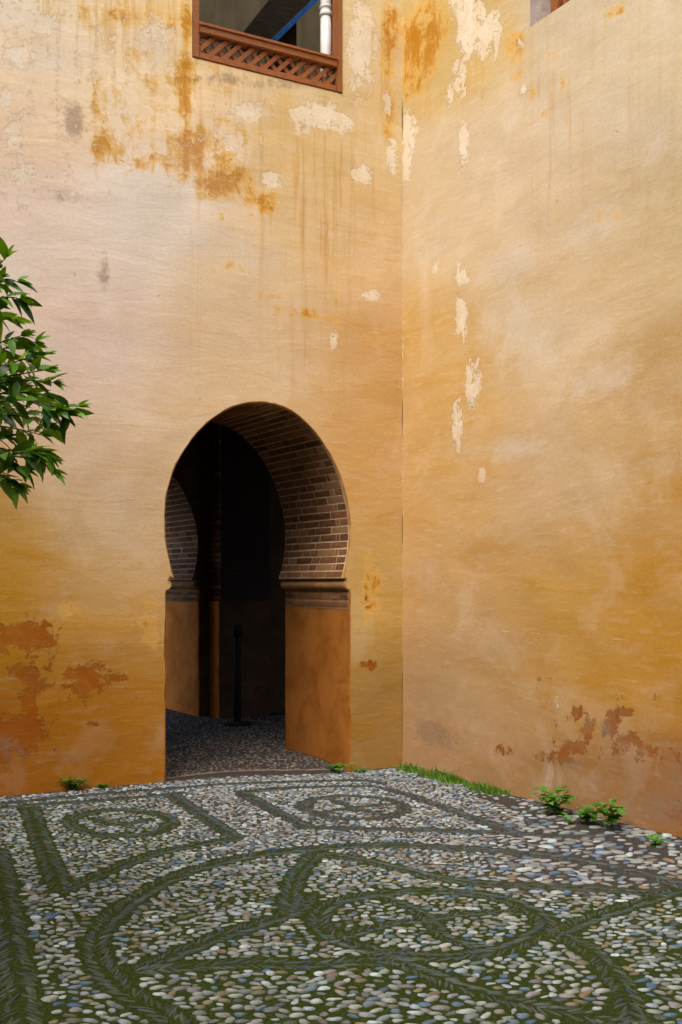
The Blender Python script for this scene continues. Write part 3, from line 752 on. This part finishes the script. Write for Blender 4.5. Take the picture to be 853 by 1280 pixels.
# ------------------------------------------------------------------ paving pattern: dark herringbone bands
def smooth(P, n=8, closed=False):
    out = []; N = len(P)
    for i in range(N if closed else N - 1):
        g = (lambda k: P[k % N]) if closed else (lambda k: P[min(max(k, 0), N - 1)])
        a, b, c, d = g(i - 1), g(i), g(i + 1), g(i + 2)
        for k in range(n):
            t = k / n
            out.append(0.5 * ((2 * b) + (c - a) * t + (2 * a - 5 * b + 4 * c - d) * t * t + (3 * b - a - 3 * c + d) * t ** 3))
    out.append(P[0] if closed else P[-1]); return out
BANDS = [  # width, closed, photo polyline on the paving
 (.165, 0, [(236,1300),(205,1268),(160,1243),(132,1216),(120,1190),(128,1163),(158,1133),(205,1104),(262,1082),(330,1068),(405,1060),(490,1057),(570,1060),(641,1065),(711,1073),(780,1087),(853,1106),(930,1130)]),
 (.150, 0, [(176,1212),(230,1190),(285,1170),(330,1155),(372,1140),(384,1120)]),
 (.150, 0, [(362,1143),(364,1120),(372,1094),(396,1068)]),
 (.145, 0, [(404,1068),(450,1075),(500,1086),(560,1099),(630,1106),(720,1109),(835,1117)]),
 (.150, 0, [(180,1214),(240,1210),(310,1206),(390,1208),(450,1204),(500,1203)]),
 (.150, 0, [(470,1192),(520,1212),(580,1235),(660,1256),(764,1276),(840,1290)]),
 (.150, 1, [(398,1153),(412,1134),(448,1122),(510,1115),(580,1116),(640,1127),(682,1150),(668,1172),(620,1190),(550,1197),(485,1193),(425,1177)]),
 (.105, 0, [(478,1122),(515,1137),(536,1150),(556,1172),(606,1188)]),
 (.105, 0, [(436,1172),(480,1158),(536,1150),(600,1141),(652,1140)]),
 (.150, 0, [(694,1168),(735,1150),(775,1136),(812,1124),(842,1113)]),
 (.150, 0, [(700,1168),(735,1187),(762,1212),(782,1244),(798,1290)]),
 (.165, 0, [(38,1020),(48,1046),(60,1074),(78,1114)]),
 (.140, 0, [(80,1114),(138,1089),(200,1067),(250,1057),(296,1050)]),
 (.140, 0, [(216,1003),(254,1026),(296,1049)]),
 (.120, 0, [(-30,1024),(30,1017),(123,1010),(224,1001)]),
 (.110, 0, [(-40,1019),(60,1009),(150,1000),(300,988),(440,977),(478,981)]),
 (.130, 1, [(88,1034),(106,1025),(150,1020),(196,1024),(214,1034),(196,1044),(150,1049),(106,1045)]),
 (.105, 0, [(120,1030),(150,1036),(188,1030)]),
 (.130, 0, [(303,999),(350,993),(405,988),(462,985),(500,992),(545,1007),(590,1023),(642,1041)]),
 (.140, 0, [(305,1001),(342,1019),(384,1036)]),
 (.130, 0, [(384,1037),(470,1038),(560,1039),(642,1042),(720,1046)]),
 (.120, 1, [(380,1013),(398,1004),(440,999),(484,1002),(506,1012),(490,1023),(440,1027),(396,1023)]),
 (.090, 0, [(412,1004),(444,1014),(480,1021)]), (.090, 0, [(404,1020),(444,1014),(490,1008)]),
 (.200, 0, [(-6,1070),(4,1117),(14,1180),(24,1240),(34,1310)]),
]
B_S, B_W = [], []
slates = []          # x, y, ang, a, b, rise
for wd, cl, pxs in BANDS:
    P = [Vector(on_z(*p, 0.0)[:2]) for p in pxs]; wd *= 0.84
    C = smooth(P, 10, bool(cl))
    L = [0.0]
    for i in range(1, len(C)): L.append(L[-1] + (C[i] - C[i - 1]).length)
    L = np.array(L); X = np.array([c.x for c in C]); Yv = np.array([c.y for c in C])
    for s in np.arange(0, L[-1], 0.03):
        B_S.append((np.interp(s, L, X), np.interp(s, L, Yv))); B_W.append(wd / 2)
    stp = 0.025
    for s in np.arange(0, L[-1], stp):
        x, y = np.interp(s, L, X), np.interp(s, L, Yv)
        x2, y2 = np.interp(min(s + .04, L[-1]), L, X), np.interp(min(s + .04, L[-1]), L, Yv)
        x1, y1 = np.interp(max(s - .04, 0), L, X), np.interp(max(s - .04, 0), L, Yv)
        t = math.atan2(y2 - y1, x2 - x1); nx, ny = -math.sin(t), math.cos(t)
        for sg in (-1, 1):
            o = sg * wd * 0.25 + rng.normal(0, .006)
            al = rng.normal(0, .006)
            slates.append((x + nx * o + math.cos(t) * al, y + ny * o + math.sin(t) * al, t + sg * (R(34) + rng.normal(0, .17)), wd * 0.25 / math.sin(R(40)) * rng.uniform(.60, .95), rng.uniform(.0050, .0085), rng.uniform(.0022, .0055)))
B_S = np.array(B_S); B_W = np.array(B_W)

# ------------------------------------------------------------------ light pebbles by dart throwing
def spacing(x, y, dep, px, py):
    r = 0.0400
    strip = ss(560, 700, px) * ss(1125, 1095, py)                # big cobbles along the side wall
    r = r + 0.020 * strip
    r = r - 0.0095 * ss(1130, 1050, py) * (1 - strip)
    r = r + 0.005 * ss(1140, 1270, py)
    return r
pts = []; cell = 0.08; grid = {}
NC = 190000
cand = np.c_[rng.uniform(-8.0, -0.04, NC * 2), rng.uniform(-7.0, -0.03, NC * 2), np.zeros(NC * 2)]
dep, cpx, cpy = project(cand)
ok = (dep > 3.3) & (np.abs((cpx - CX) / F) * dep < 0.30 * dep + 1.45)
cand, cpx, cpy, dep = cand[ok], cpx[ok], cpy[ok], dep[ok]
bd = np.full(len(cand), 9.0)
for a in range(0, len(cand), 3000):
    d2 = np.sqrt(((cand[a:a + 3000, None, :2] - B_S[None]) ** 2).sum(2)) - B_W[None]
    bd[a:a + 3000] = d2.min(1)
sp_r = spacing(cand[:, 0], cand[:, 1], dep, cpx, cpy)
# bare trodden soil strip along the side wall
soil_line = np.abs(cand[:, 0] + 0.30 + 0.10 * np.sin(cand[:, 1] * 1.3)) 
soil = ss(0.20, 0.08, soil_line) * ss(-0.7, -1.6, cand[:, 1])
edge_soil = ss(0.16, 0.03, -cand[:, 0]) * 0.7 + ss(0.09, 0.05, -cand[:, 1]) * 0.9
drop = rng.uniform(0, 1, len(cand)) < np.clip(soil * 1.02 + edge_soil, 0, .97)
for i in range(len(cand)):
    if bd[i] < sp_r[i] * 0.46 or drop[i]: continue
    x, y = cand[i, 0], cand[i, 1]; r = sp_r[i] * (0.8 + 0.4 * ((i * 7919) % 97) / 97)
    cx, cy = int(x // cell), int(y // cell); bad = False
    for gx in (cx - 1, cx, cx + 1):
        for gy in (cy - 1, cy, cy + 1):
            for (qx, qy, qr) in grid.get((gx, gy), ()):
                if (qx - x) ** 2 + (qy - y) ** 2 < (0.5 * (r + qr)) ** 2: bad = True; break
            if bad: break
        if bad: break
    if bad: continue
    grid.setdefault((cx, cy), []).append((x, y, r)); pts.append((x, y, r, cpx[i], cpy[i]))
pts = np.array(pts)

# stone template: low dome with a skirt
SEG = 10
def stones_mesh(x, y, ang, a, b, rise, sink, gzf=gz, jit=0.22):
    n = len(x)
    k = np.arange(SEG) * 2 * np.pi / SEG
    ph = rng.uniform(0, 6.28, (n, 3)); rad = 1 + jit * (np.cos(2 * k[None] + ph[:, :1]) * .55 + np.cos(3 * k[None] + ph[:, 1:2]) * .45) + rng.uniform(-jit * .28, jit * .28, (n, SEG))
    z0 = gzf(x, y)
    rings = [(0.92, -1.0, 1), (1.0, 0.40, 0), (0.76, 0.92, 0)]
    V = np.zeros((n, SEG * 3 + 1, 3))
    rad = np.abs(rad) ** 1.0
    ca, sa = np.cos(ang)[:, None], np.sin(ang)[:, None]
    tx, ty = rng.normal(0, .10, n), rng.normal(0, .10, n)
    for ri, (rs, hz, dn) in enumerate(rings):
        lx = a[:, None] * rad * rs * np.cos(k); ly = b[:, None] * rad * rs * np.sin(k)
        V[:, ri * SEG:(ri + 1) * SEG, 0] = x[:, None] + lx * ca - ly * sa
        V[:, ri * SEG:(ri + 1) * SEG, 1] = y[:, None] + lx * sa + ly * ca
        V[:, ri * SEG:(ri + 1) * SEG, 2] = z0[:, None] + (-sink[:, None] if dn else rise[:, None] * hz + tx[:, None] * lx * .9 + ty[:, None] * ly * .9)
    V[:, -1, 0] = x; V[:, -1, 1] = y; V[:, -1, 2] = z0 + rise
    f = []
    for ri in range(2):
        for j in range(SEG):
            j2 = (j + 1) % SEG; A, B, Cc, D = ri * SEG + j, ri * SEG + j2, (ri + 1) * SEG + j2, (ri + 1) * SEG + j
            f += [(A, B, Cc), (A, Cc, D)]
    for j in range(SEG): f.append((2 * SEG + j, 2 * SEG + (j + 1) % SEG, 3 * SEG))
    return V, np.array(f)
def moss_field(x, y):
    P = np.c_[x, y, np.zeros(len(x))]; d, px, py = project(P)
    g = 0.16 + 0.50 * ss(1015, 1120, py) + 0.34 * ss(330, 60, px) * ss(995, 1040, py) + 0.25 * ss(1120, 1280, py)
    g -= 0.55 * ss(520, 720, px) * ss(1135, 1090, py)
    g += 0.35 * np.exp(-((px - 150) / 90) ** 2 - ((py - 1035) / 25) ** 2)
    return np.clip(g, 0.02, 0.95)
PAL = np.array([(.50,.47,.42),(.42,.39,.35),(.60,.58,.54),(.36,.32,.29),(.40,.34,.30),(.25,.24,.23),(.19,.24,.30),(.13,.21,.30),(.34,.25,.15),(.26,.20,.14),(.42,.42,.43),(.12,.12,.12)])
PAL = np.clip(PAL, 0, 1) ** 1.25 * np.array((.72, .88, .98))
PW = np.array([16, 16, 8, 14, 10, 9, 7, 4, 6, 4, 10, 4], float); PW /= PW.sum()
SPAL = np.array([(.046,.052,.046),(.062,.066,.056),(.038,.048,.048),(.040,.066,.086),(.070,.066,.050),(.095,.096,.086),(.040,.042,.024)])
SPAL *= np.array((.66, .92, .92))
def make_stones(ground, arr, pal, pw, one, many, mat, n_single, x, y, ang, a, b, rise, sink, gzf=gz, jit=.22, allow=None, dim=1.0):
    V, f = stones_mesh(x, y, ang, a, b, rise, sink, gzf, jit)
    n = len(x); idx = rng.choice(len(pal), n, p=pw); tint = pal[idx] * rng.uniform(.75, 1.2, (n, 1)) * rng.uniform(.95, 1.05, (n, 3)) * dim
    ms = moss_field(x, y)
    d, px, py = project(np.c_[x, y, gzf(x, y)])
    inside = (px > -4) & (px < 857) & (py < 1284) & (d > 1)
    size = np.where(inside, a * b * F * F / d ** 3, -1)
    order = np.argsort(-size); single = order[:n_single] if n_single else order[:0]
    nv = V.shape[1]
    for i in single:
        c = np.array((x[i], y[i], gzf(x[i:i + 1], y[i:i + 1])[0]))
        me = mesh_np(one, V[i] - c, f); cattr(me, 'tint', np.repeat(tint[i:i + 1], nv, 0)); fattr(me, 'moss', np.full(nv, ms[i]))
        o = link(one, me, mat, ground); o.location = c
    rest = order[n_single:]
    Vr = V[rest].reshape(-1, 3); fr = (f[None] + (np.arange(len(rest)) * nv)[:, None, None]).reshape(-1, 3)
    me = mesh_np(many, Vr, fr); cattr(me, 'tint', np.repeat(tint[rest], nv, 0)); fattr(me, 'moss', np.repeat(ms[rest], nv))
    o = link(many, me, mat, ground); tag(o, kind='stuff')
    return o

# ------------------------------------------------------------------ ground sheet
gx = np.unique(np.concatenate([np.linspace(-60, -9, 12), np.arange(-9, 2.5, 0.06), np.linspace(2.5, 60, 12)]))
gy = np.unique(np.concatenate([np.linspace(-60, -8, 12), np.arange(-8, 6.0, 0.06), np.linspace(6, 60, 12)]))
GX, GY = np.meshgrid(gx, gy); nxg = len(gx)
gV = np.c_[GX.ravel(), GY.ravel(), gz(GX.ravel(), GY.ravel()) + 0.0015 * rng.normal(0, 1, GX.size)]
ii = np.arange(len(gy) - 1)[:, None] * nxg + np.arange(nxg - 1)[None]
gF = np.stack([ii, ii + 1, ii + nxg + 1, ii + nxg], -1).reshape(-1, 4)
gmoss = moss_field(gV[:, 0], gV[:, 1])
near_b = np.where((gV[:, 0] > -8) & (gV[:, 0] < 0) & (gV[:, 1] > -7) & (gV[:, 1] < 0))[0]
for a in range(0, len(near_b), 3000):                    # moss settles between the upright slates
    k = near_b[a:a + 3000]; dd_ = (np.sqrt(((gV[k, None, :2] - B_S[None]) ** 2).sum(2)) - B_W[None]).min(1)
    gmoss[k] = np.where(dd_ < 0.02, np.minimum(gmoss[k] + 0.22, .95), gmoss[k])
gme = mesh_np('ground', gV, gF); fattr(gme, 'moss', np.where(gV[:, 1] > 0.05, 0.05, gmoss))
ground = tag(link('ground', gme, M['ground']), kind='structure')

n = len(pts)
ra = pts[:, 2] * rng.uniform(.40, .80, n); rb = ra * rng.uniform(.36, .85, n); rb = np.minimum(rb, pts[:, 2] * .46)
base_ang = math.atan2(RIGHT.y, RIGHT.x)
make_stones(ground, pts, PAL, PW, 'pebble', 'pebble_paving', M['pebble'], 300, pts[:, 0], pts[:, 1], base_ang + rng.normal(0, .5, n), ra, rb,
            rng.uniform(.004, .009, n) * (1 + .8 * (pts[:, 2] > .058)), np.full(n, .01))
S = np.array(slates)
d, px, py = project(np.c_[S[:, :2], np.zeros(len(S))])
S = S[(d > 3.3) & (S[:, 0] < -0.05) & (S[:, 1] < -0.05) & (np.abs((px - CX) / F) < 0.30 + 1.45 / d) & (rng.uniform(0, 1, len(S)) > .06)]
d, px, py = project(np.c_[S[:, :2], np.zeros(len(S))])
S[:, 4] *= 1 + 0.55 * ss(430, 560, px) * ss(1130, 1090, py)       # thicker slates laid tight along the side wall
make_stones(ground, S, SPAL, np.full(7, 1 / 7), 'slate_pebble', 'slate_band', M['slate'], 300, S[:, 0], S[:, 1], S[:, 2], S[:, 3], S[:, 4], S[:, 5], np.full(len(S), .01), jit=.18)
# fine mosaic inside the archway
fx = rng.uniform(-2.9, 1.5, 26000); fy = rng.uniform(0.0, 4.6, 26000)
acc = []; grid = {}
def thr_y(x): return 0.10 + 0.16 * np.sin(np.clip((x - XL) / (XR - XL), 0, 1) * math.pi)
lines = [((-2.2, 1.35), (-0.5, 0.95)), ((-2.2, 1.0), (-1.35, 1.75)), ((-2.2, 2.9), (0.2, 2.6)), ((-1.6, 2.0), (-.2, 3.6))]
def ldist(x, y):
    m = 9
    for (a, b) in lines:
        vx, vy = b[0] - a[0], b[1] - a[1]; t = max(0, min(1, ((x - a[0]) * vx + (y - a[1]) * vy) / (vx * vx + vy * vy)))
        m = min(m, math.hypot(x - a[0] - t * vx, y - a[1] - t * vy))
    return m
for x, y in zip(fx, fy):
    if y < DEP and not (XL + .03 < x < XR - .03): continue
    if y > Y2 and not (XL + DX2 + .03 < x < XR + DX2 - .03): continue
    if y < Y2 and y > 3.7 and x > -.13: continue
    if abs(y - thr_y(x)) < 0.03: continue
    if y < thr_y(x): continue
    cx, cy = int(x // .04), int(y // .04)
    if any((qx - x) ** 2 + (qy - y) ** 2 < .030 ** 2 for gx_ in (cx - 1, cx, cx + 1) for gy_ in (cy - 1, cy, cy + 1) for (qx, qy) in grid.get((gx_, gy_), ())): continue
    grid.setdefault((cx, cy), []).append((x, y)); acc.append((x, y, ldist(x, y) < 0.04))
A = np.array(acc, float); na = len(A)
fz = lambda x, y: gz(x, y)
lt = A[A[:, 2] < .5]; dk = A[A[:, 2] > .5]
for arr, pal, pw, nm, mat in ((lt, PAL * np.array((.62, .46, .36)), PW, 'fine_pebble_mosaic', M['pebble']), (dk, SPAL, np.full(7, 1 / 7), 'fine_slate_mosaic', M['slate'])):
    k = len(arr)
    make_stones(ground, arr, pal, pw, 'pebble', nm, mat, 0, arr[:, 0], arr[:, 1], base_ang + rng.normal(0, .8, k), rng.uniform(.013, .020, k), rng.uniform(.009, .014, k), rng.uniform(.003, .007, k), np.full(k, .008))
# curved threshold edging
eV, eF = [], []
NX = 40
for i in range(NX + 1):
    x = XL + .01 + (XR - XL - .02) * i / NX; y = float(thr_y(np.array(x)))
    wv = 0.004 * math.sin(i * 1.3)
    for (dy, dz) in ((-.015, -.02), (-.013, .004 + wv * .4), (-.005, .007 + wv * .4), (.006, .007 + wv * .4), (.014, .003), (.016, -.02)):
        eV.append((x, y + dy + wv, G(x, y) + dz))
for i in range(NX):
    for j in range(5): eF.append((i * 6 + j, (i + 1) * 6 + j, (i + 1) * 6 + j + 1, i * 6 + j + 1))
link('threshold_edging', mesh_np('threshold_edging', eV, eF), M['edging'], ground)

# ------------------------------------------------------------------ leaves
def leaf_mesh(name, mat, length, width, fold=.25, droop=.25, tone=0.0, rows=5, tip=1.6, wavy=0.0):
    V, Fc = [], []
    for i in range(rows + 1):
        t = i / rows; wd = width * (math.sin(math.pi * min(1, t ** .8 * 1.0)) ** .8 if 0 < t < 1 else 0.0)
        wd *= (1 - .25 * t ** tip)
        z = -droop * length * t * t
        wob = wavy * math.sin(t * 9)
        V += [(t * length, -wd, z + fold * wd + wob), (t * length, 0, z), (t * length, wd, z + fold * wd - wob)]
    for i in range(rows):
        for j in range(2): Fc.append((i * 3 + j, (i + 1) * 3 + j, (i + 1) * 3 + j + 1, i * 3 + j + 1))
    me = mesh_np(name, V, Fc); fattr(me, 'tone', np.full(len(V), tone)); me.materials.append(mat)
    return me
def basis(d, roll, up=Vector((0, 0, 1))):
    x = d.normalized(); y = up.cross(x)
    if y.length < 1e-3: y = Vector((0, 1, 0))
    y.normalize(); z = x.cross(y)
    m = Matrix((x, y, z)).transposed().to_4x4()
    return m @ Matrix.Rotation(roll, 4, 'X')

# ------------------------------------------------------------------ orange tree at the left edge
TD = 4.55
trunk_p = at_depth(-330, 730, TD); trunk_p.z = 0
tree = empty('orange_tree', trunk_p, label='green leafy orange tree reaching in at the left edge', cat='tree')
tl = tree.location
def rel(p): return p - tl
tp = [Vector((0, 0, -.05)), Vector((.02, .01, .5)), Vector((-.01, .03, 1.1)), Vector((.03, .0, 1.6)), Vector((.05, .02, 2.1)), Vector((.06, .0, 2.6))]
V, Fc = tube_data(tp, [.085, .065, .058, .052, .042, .03], 12)
link('trunk', mesh_np('trunk', V, Fc), M['bark'], tree)
# visible twigs: photo polylines with a depth each; they spring from limbs off the frame
vis = [
 (4.45, [(-120,420),(-50,380),(-10,340),(8,322)]), (4.50, [(-120,420),(-40,365),(5,352),(22,352)]), (4.40, [(-110,440),(-40,385),(6,372),(26,374)]), (4.6, [(-90,450),(-30,410),(0,398),(18,402)]),
 (4.45, [(-130,500),(-60,450),(0,428),(26,420)]), (4.50, [(-130,500),(-50,460),(15,432),(44,428)]), (4.40, [(-130,500),(-40,470),(20,452),(52,444)]), (4.55, [(-130,510),(-40,480),(24,468),(60,462)]),
 (4.42, [(-130,510),(-40,490),(20,476),(66,478)]), (4.50, [(-120,520),(-40,500),(20,490),(58,496)]), (4.38, [(-120,520),(-30,505),(30,500),(70,508),(98,508)]), (4.38, [(40,502),(66,512),(88,518)]),
 (4.46, [(-120,530),(-30,520),(24,520),(62,532)]), (4.55, [(-120,530),(-30,530),(20,536),(52,544)]), (4.45, [(-110,540),(-30,545),(10,548),(30,556)]),
 (4.42, [(-110,545),(-30,560),(16,570),(44,574),(66,588)]), (4.48, [(-110,545),(-30,565),(10,576),(30,586)]), (4.5, [(-100,560),(-40,580),(-8,590),(22,606)]), (4.40, [(20,566),(44,564),(60,570)]),
 (4.6, [(-130,470),(-50,440),(0,445),(30,450)]), (4.65, [(-130,500),(-50,510),(0,508),(36,516)]), (4.62, [(-120,480),(-50,485),(0,480),(30,482)]), (4.6, [(-120,540),(-40,550),(0,560),(22,566)]),
]
leafL = [leaf_mesh('leaf', M['leaf'], 0.0934, 0.0182, .30, .18, .05), leaf_mesh('leaf', M['leaf'], 0.1082, 0.0211, .22, .28, .0), leaf_mesh('leaf', M['leaf'], 0.0796, 0.0163, .35, .10, .25), leaf_mesh('leaf', M['leaf'], 0.0658, 0.0138, .40, .05, .55, wavy=.001), leaf_mesh('leaf', M['leaf'], 0.1019, 0.0226, .15, .35, -.05)]
rr = random.Random(12)
TV, TF = [], []
leaf_specs = []
def addtube(pts, rad, seg=5):
    V, Fc = tube_data(pts, rad, seg); o = len(TV); TV.extend(V); TF.extend([tuple(i + o for i in f) for f in Fc])
def leaf_up_twig(pts, n, start, tipfan=4, vis_=True, spread=1.0):
    L = [0.0]
    for i in range(1, len(pts)): L.append(L[-1] + (pts[i] - pts[i - 1]).length)
    tot = L[-1]
    for k in range(n):
        s = tot * (start + (1 - start) * (k + rr.random() * .5) / n)
        i = max(j for j in range(len(L)) if L[j] <= s); i = min(i, len(pts) - 2)
        p = pts[i].lerp(pts[i + 1], (s - L[i]) / max(1e-6, L[i + 1] - L[i])); t = (pts[i + 1] - pts[i]).normalized()
        d = (t * rr.uniform(.35, .9) + Vector((rr.uniform(-1, 1), rr.uniform(-1, 1), rr.uniform(-.9, .55))) * spread).normalized()
        leaf_specs.append((p, d, rr.uniform(-.9, .9), rr.choice((0, 1, 0, 1, 4, 2)), rr.uniform(.72, 1.12), vis_))
    for k in range(tipfan):
        d = (t * 1.1 + Vector((rr.uniform(-1, 1), rr.uniform(-1, 1), rr.uniform(-.5, .8))) * .75).normalized()
        leaf_specs.append((pts[-1], d, rr.uniform(-.8, .8), rr.choice((2, 3, 3)), rr.uniform(.65, 1.0), vis_))
limb_hub = [rel(at_depth(-150, 430, 4.5)), rel(at_depth(-150, 520, 4.5))]
for dep_, pl in vis:
    P = smooth([rel(at_depth(p[0], p[1], dep_)) for p in pl], 4)
    addtube(P, np.linspace(.0055, .0016, len(P)), 5)
    leaf_up_twig(P, 25, .30, 6)
# limbs and the rest of the crown out of frame
for h in limb_hub + [Vector((0.05, .25, 2.5)), Vector((-.5, .1, 2.5)), Vector((-.2, -.5, 2.6)), Vector((-.3, .5, 2.7)), Vector((.1, -.3, 2.9))]:
    addtube(smooth([Vector((.03, 0, 1.65)), Vector((.03, 0, 1.9)).lerp(h, .35) + Vector((0, 0, .1)), h], 4), np.linspace(.03, .010, 9), 7)
    for k in range(16):
        a, e = rr.uniform(0, 6.28), rr.uniform(-.5, .9); ln = rr.uniform(.25, .5)
        q = h + Vector((math.cos(a) * math.cos(e), math.sin(a) * math.cos(e), math.sin(e))) * ln
        q2 = rel(Vector((0, 0, 0))) + Vector((0, 0, 0))
        dq, pxq, pyq = project(np.array([tuple(q + tl)]))
        if pxq[0] > -14: continue
        mid = h.lerp(q, .5) + Vector((0, 0, .03))
        P = smooth([h, mid, q], 3); addtube(P, np.linspace(.006, .0018, len(P)), 5)
        leaf_up_twig(P, 14, .15, 4, False)
lt_me = mesh_np('branches', [tuple(v) for v in TV], TF); link('branches', lt_me, M['twig'], tree)
# crown: far leaves joined, the ones in view one by one
ctr = np.array([tuple(s[0] + tl + s[1] * .05) for s in leaf_specs]); dd, lpx, lpy = project(ctr)
vis_idx = [i for i in np.argsort(dd) if -18 < lpx[i] < 900 and 250 < lpy[i] < 700][:300]
vs_set = set(vis_idx)
fv, ff, ft = [], [], []
src = []
for me in leafL:
    v = np.zeros(len(me.vertices) * 3); me.vertices.foreach_get('co', v); src.append((v.reshape(-1, 3), np.array([list(p.vertices) for p in me.polygons])))
off = 0
for i, (p, d, roll, k, sc_, _) in enumerate(leaf_specs):
    if i in vs_set: continue
    Mx = Matrix.Translation(p) @ basis(d, roll) @ Matrix.Scale(sc_, 4); A = np.array(Mx)
    v = src[k][0] @ A[:3, :3].T + A[:3, 3]
    fv.append(v); ff.append(src[k][1] + off); off += len(v); ft += [rr.uniform(0, .5)] * len(v)
crown_me = mesh_np('crown', np.concatenate(fv), np.concatenate(ff)); fattr(crown_me, 'tone', ft)
crown = tag(link('crown', crown_me, M['leaf'], tree), kind='stuff')
for i in vis_idx:
    p, d, roll, k, sc_, _ = leaf_specs[i]
    o = bpy.data.objects.new('leaf', leafL[k]); COL.objects.link(o); o.parent = crown
    o.matrix_local = Matrix.Translation(p) @ basis(d, roll) @ Matrix.Scale(sc_, 4)

# ------------------------------------------------------------------ weeds at the foot of the walls
wleaf = [leaf_mesh('leaf', M['weed'], .060, .024, .18, .30, .15, 4), leaf_mesh('leaf', M['weed'], .045, .019, .25, .20, .40, 4), leaf_mesh('leaf', M['weed'], .030, .012, .3, .1, .6, 3)]
fern = [leaf_mesh('leaf', M['weed'], .040, .009, .2, .25, .05, 4), leaf_mesh('leaf', M['weed'], .026, .007, .2, .2, .3, 4)]
def weed(px, py, label, stems, height, spread, leaves, name='leafy_weed', per=5, scale=1.0, off=(0, 0)):
    stems = int(stems * 1.8); height *= 1.30; spread *= 1.5; scale *= 1.30
    p = on_z(px, py, 0.0); x, y = min(p.x + off[0], -.015), min(p.y + off[1], -.015)
    t = empty(name, (x, y, G(x, y) - .004), label=label, cat='weed', group='weeds growing at the foot of the walls')
    V, Fc = [], []
    for s in range(stems):
        a = rr.uniform(0, 6.28); r_ = spread * rr.uniform(.3, 1); h = height * rr.uniform(.6, 1.05)
        tip = Vector((math.cos(a) * r_, math.sin(a) * r_, h))
        if x + tip.x > -.02: tip.x = -.02 - x - rr.uniform(0, .03)
        if y + tip.y > -.02: tip.y = -.02 - y - rr.uniform(0, .03)
        P = smooth([Vector((0, 0, -.01)), Vector((tip.x * .25, tip.y * .25, h * .55)), tip], 3)
        v, f = tube_data(P, np.linspace(.0028, .0012, len(P)), 5); o0 = len(V); V += v; Fc += [tuple(i + o0 for i in q) for q in f]
        for k in range(per):
            q = P[min(len(P) - 1, 2 + int((len(P) - 2) * (k / max(1, per - 1))))]
            aa = a + k * 2.4 + rr.uniform(-.4, .4)
            d = Vector((math.cos(aa), math.sin(aa), rr.uniform(-.05, .55)))
            if x + q.x + d.x * .05 > -.01: d.x = -abs(d.x) * .5
            if y + q.y + d.y * .05 > -.01: d.y = -abs(d.y) * .5
            o = bpy.data.objects.new('leaf', rr.choice(leaves)); COL.objects.link(o); o.parent = t
            o.matrix_local = Matrix.Translation(q) @ basis(d, rr.uniform(-.4, .4)) @ Matrix.Scale(scale * rr.uniform(.7, 1.15), 4)
    link('stems', mesh_np('stems', V, Fc), M['weed'], t)
    return t
weed(694, 1019, 'bushiest green weed, nearest the grass, at the foot of the side wall', 9, .145, .10, wleaf, per=6)
weed(733, 1030, 'small green weed between two taller ones by the side wall', 6, .095, .065, wleaf, per=5, scale=.9)
weed(765, 1037, 'tall upright green weed nearest the camera along the side wall', 8, .145, .055, wleaf, per=6)
weed(826, 1056, 'tiny green weed at the right edge by the side wall foot', 5, .04, .06, wleaf[1:], per=4, scale=.8, off=(-.03, 0))
weed(82, 992, 'feathery green weed at the wall foot left of the archway', 9, .085, .075, fern, 'feathery_weed', 8, 1.0)
weed(125, 993, 'low scrap of green weed beside the feathery one', 5, .03, .06, fern, 'feathery_weed', 5, .8)
weed(404, 962, 'dark green creeping weed at the archway right jamb', 8, .06, .12, wleaf[1:], per=6, scale=.8, off=(0, -.02))
weed(712, 1030, 'little sprout between the bushiest weed and its neighbour', 3, .05, .03, wleaf[1:], per=4, scale=.8)
weed(440, 966, 'flat green weed on the pebbles right of the archway', 5, .03, .09, wleaf[1:], per=4, scale=.7, off=(.05, 0))
# grass along the side wall near the corner
gv, gf, gt = [], [], []
p0, p1 = on_z(503, 962), on_z(628, 998)
for k in range(4200):
    t = rr.random() ** 1.0; yb = -.03 - (abs(p1.y)) * t
    den = math.sin(min(1, t * 1.05) * math.pi) ** .4 * max(.12, min(1, .55 + 1.3 * mnoise.noise(Vector((yb * 5, 2.2, 0)))))
    if rr.random() > den: continue
    xb = -.012 - abs(rr.gauss(0, .07)) ; h = rr.uniform(.015, .060) * (1.7 if rr.random() < .10 else 1) * (.7 + .6 * den)
    a = rr.uniform(0, 6.28); ln = h * rr.uniform(.2, .7); wd = rr.uniform(.0025, .005)
    b = Vector((xb, yb, G(xb, yb) - .004)); tip = b + Vector((-abs(math.cos(a)) * ln, math.sin(a) * ln, h)); mid = b.lerp(tip, .55) + Vector((0, 0, h * .12))
    sx = Vector((math.sin(a), math.cos(a), 0)) * wd
    i = len(gv); gv += [tuple(b - sx), tuple(b + sx), tuple(mid + sx * .8), tuple(mid - sx * .8), tuple(tip)]
    gf += [(i, i + 1, i + 2), (i, i + 2, i + 3), (i + 3, i + 2, i + 4)]; gt += [rr.uniform(0, .6)] * 5
gm = mesh_np('grass', gv, gf); fattr(gm, 'tone', gt)
tag(link('grass', gm, M['grass']), label='strip of green grass at the side wall foot by the corner', cat='grass', kind='stuff')
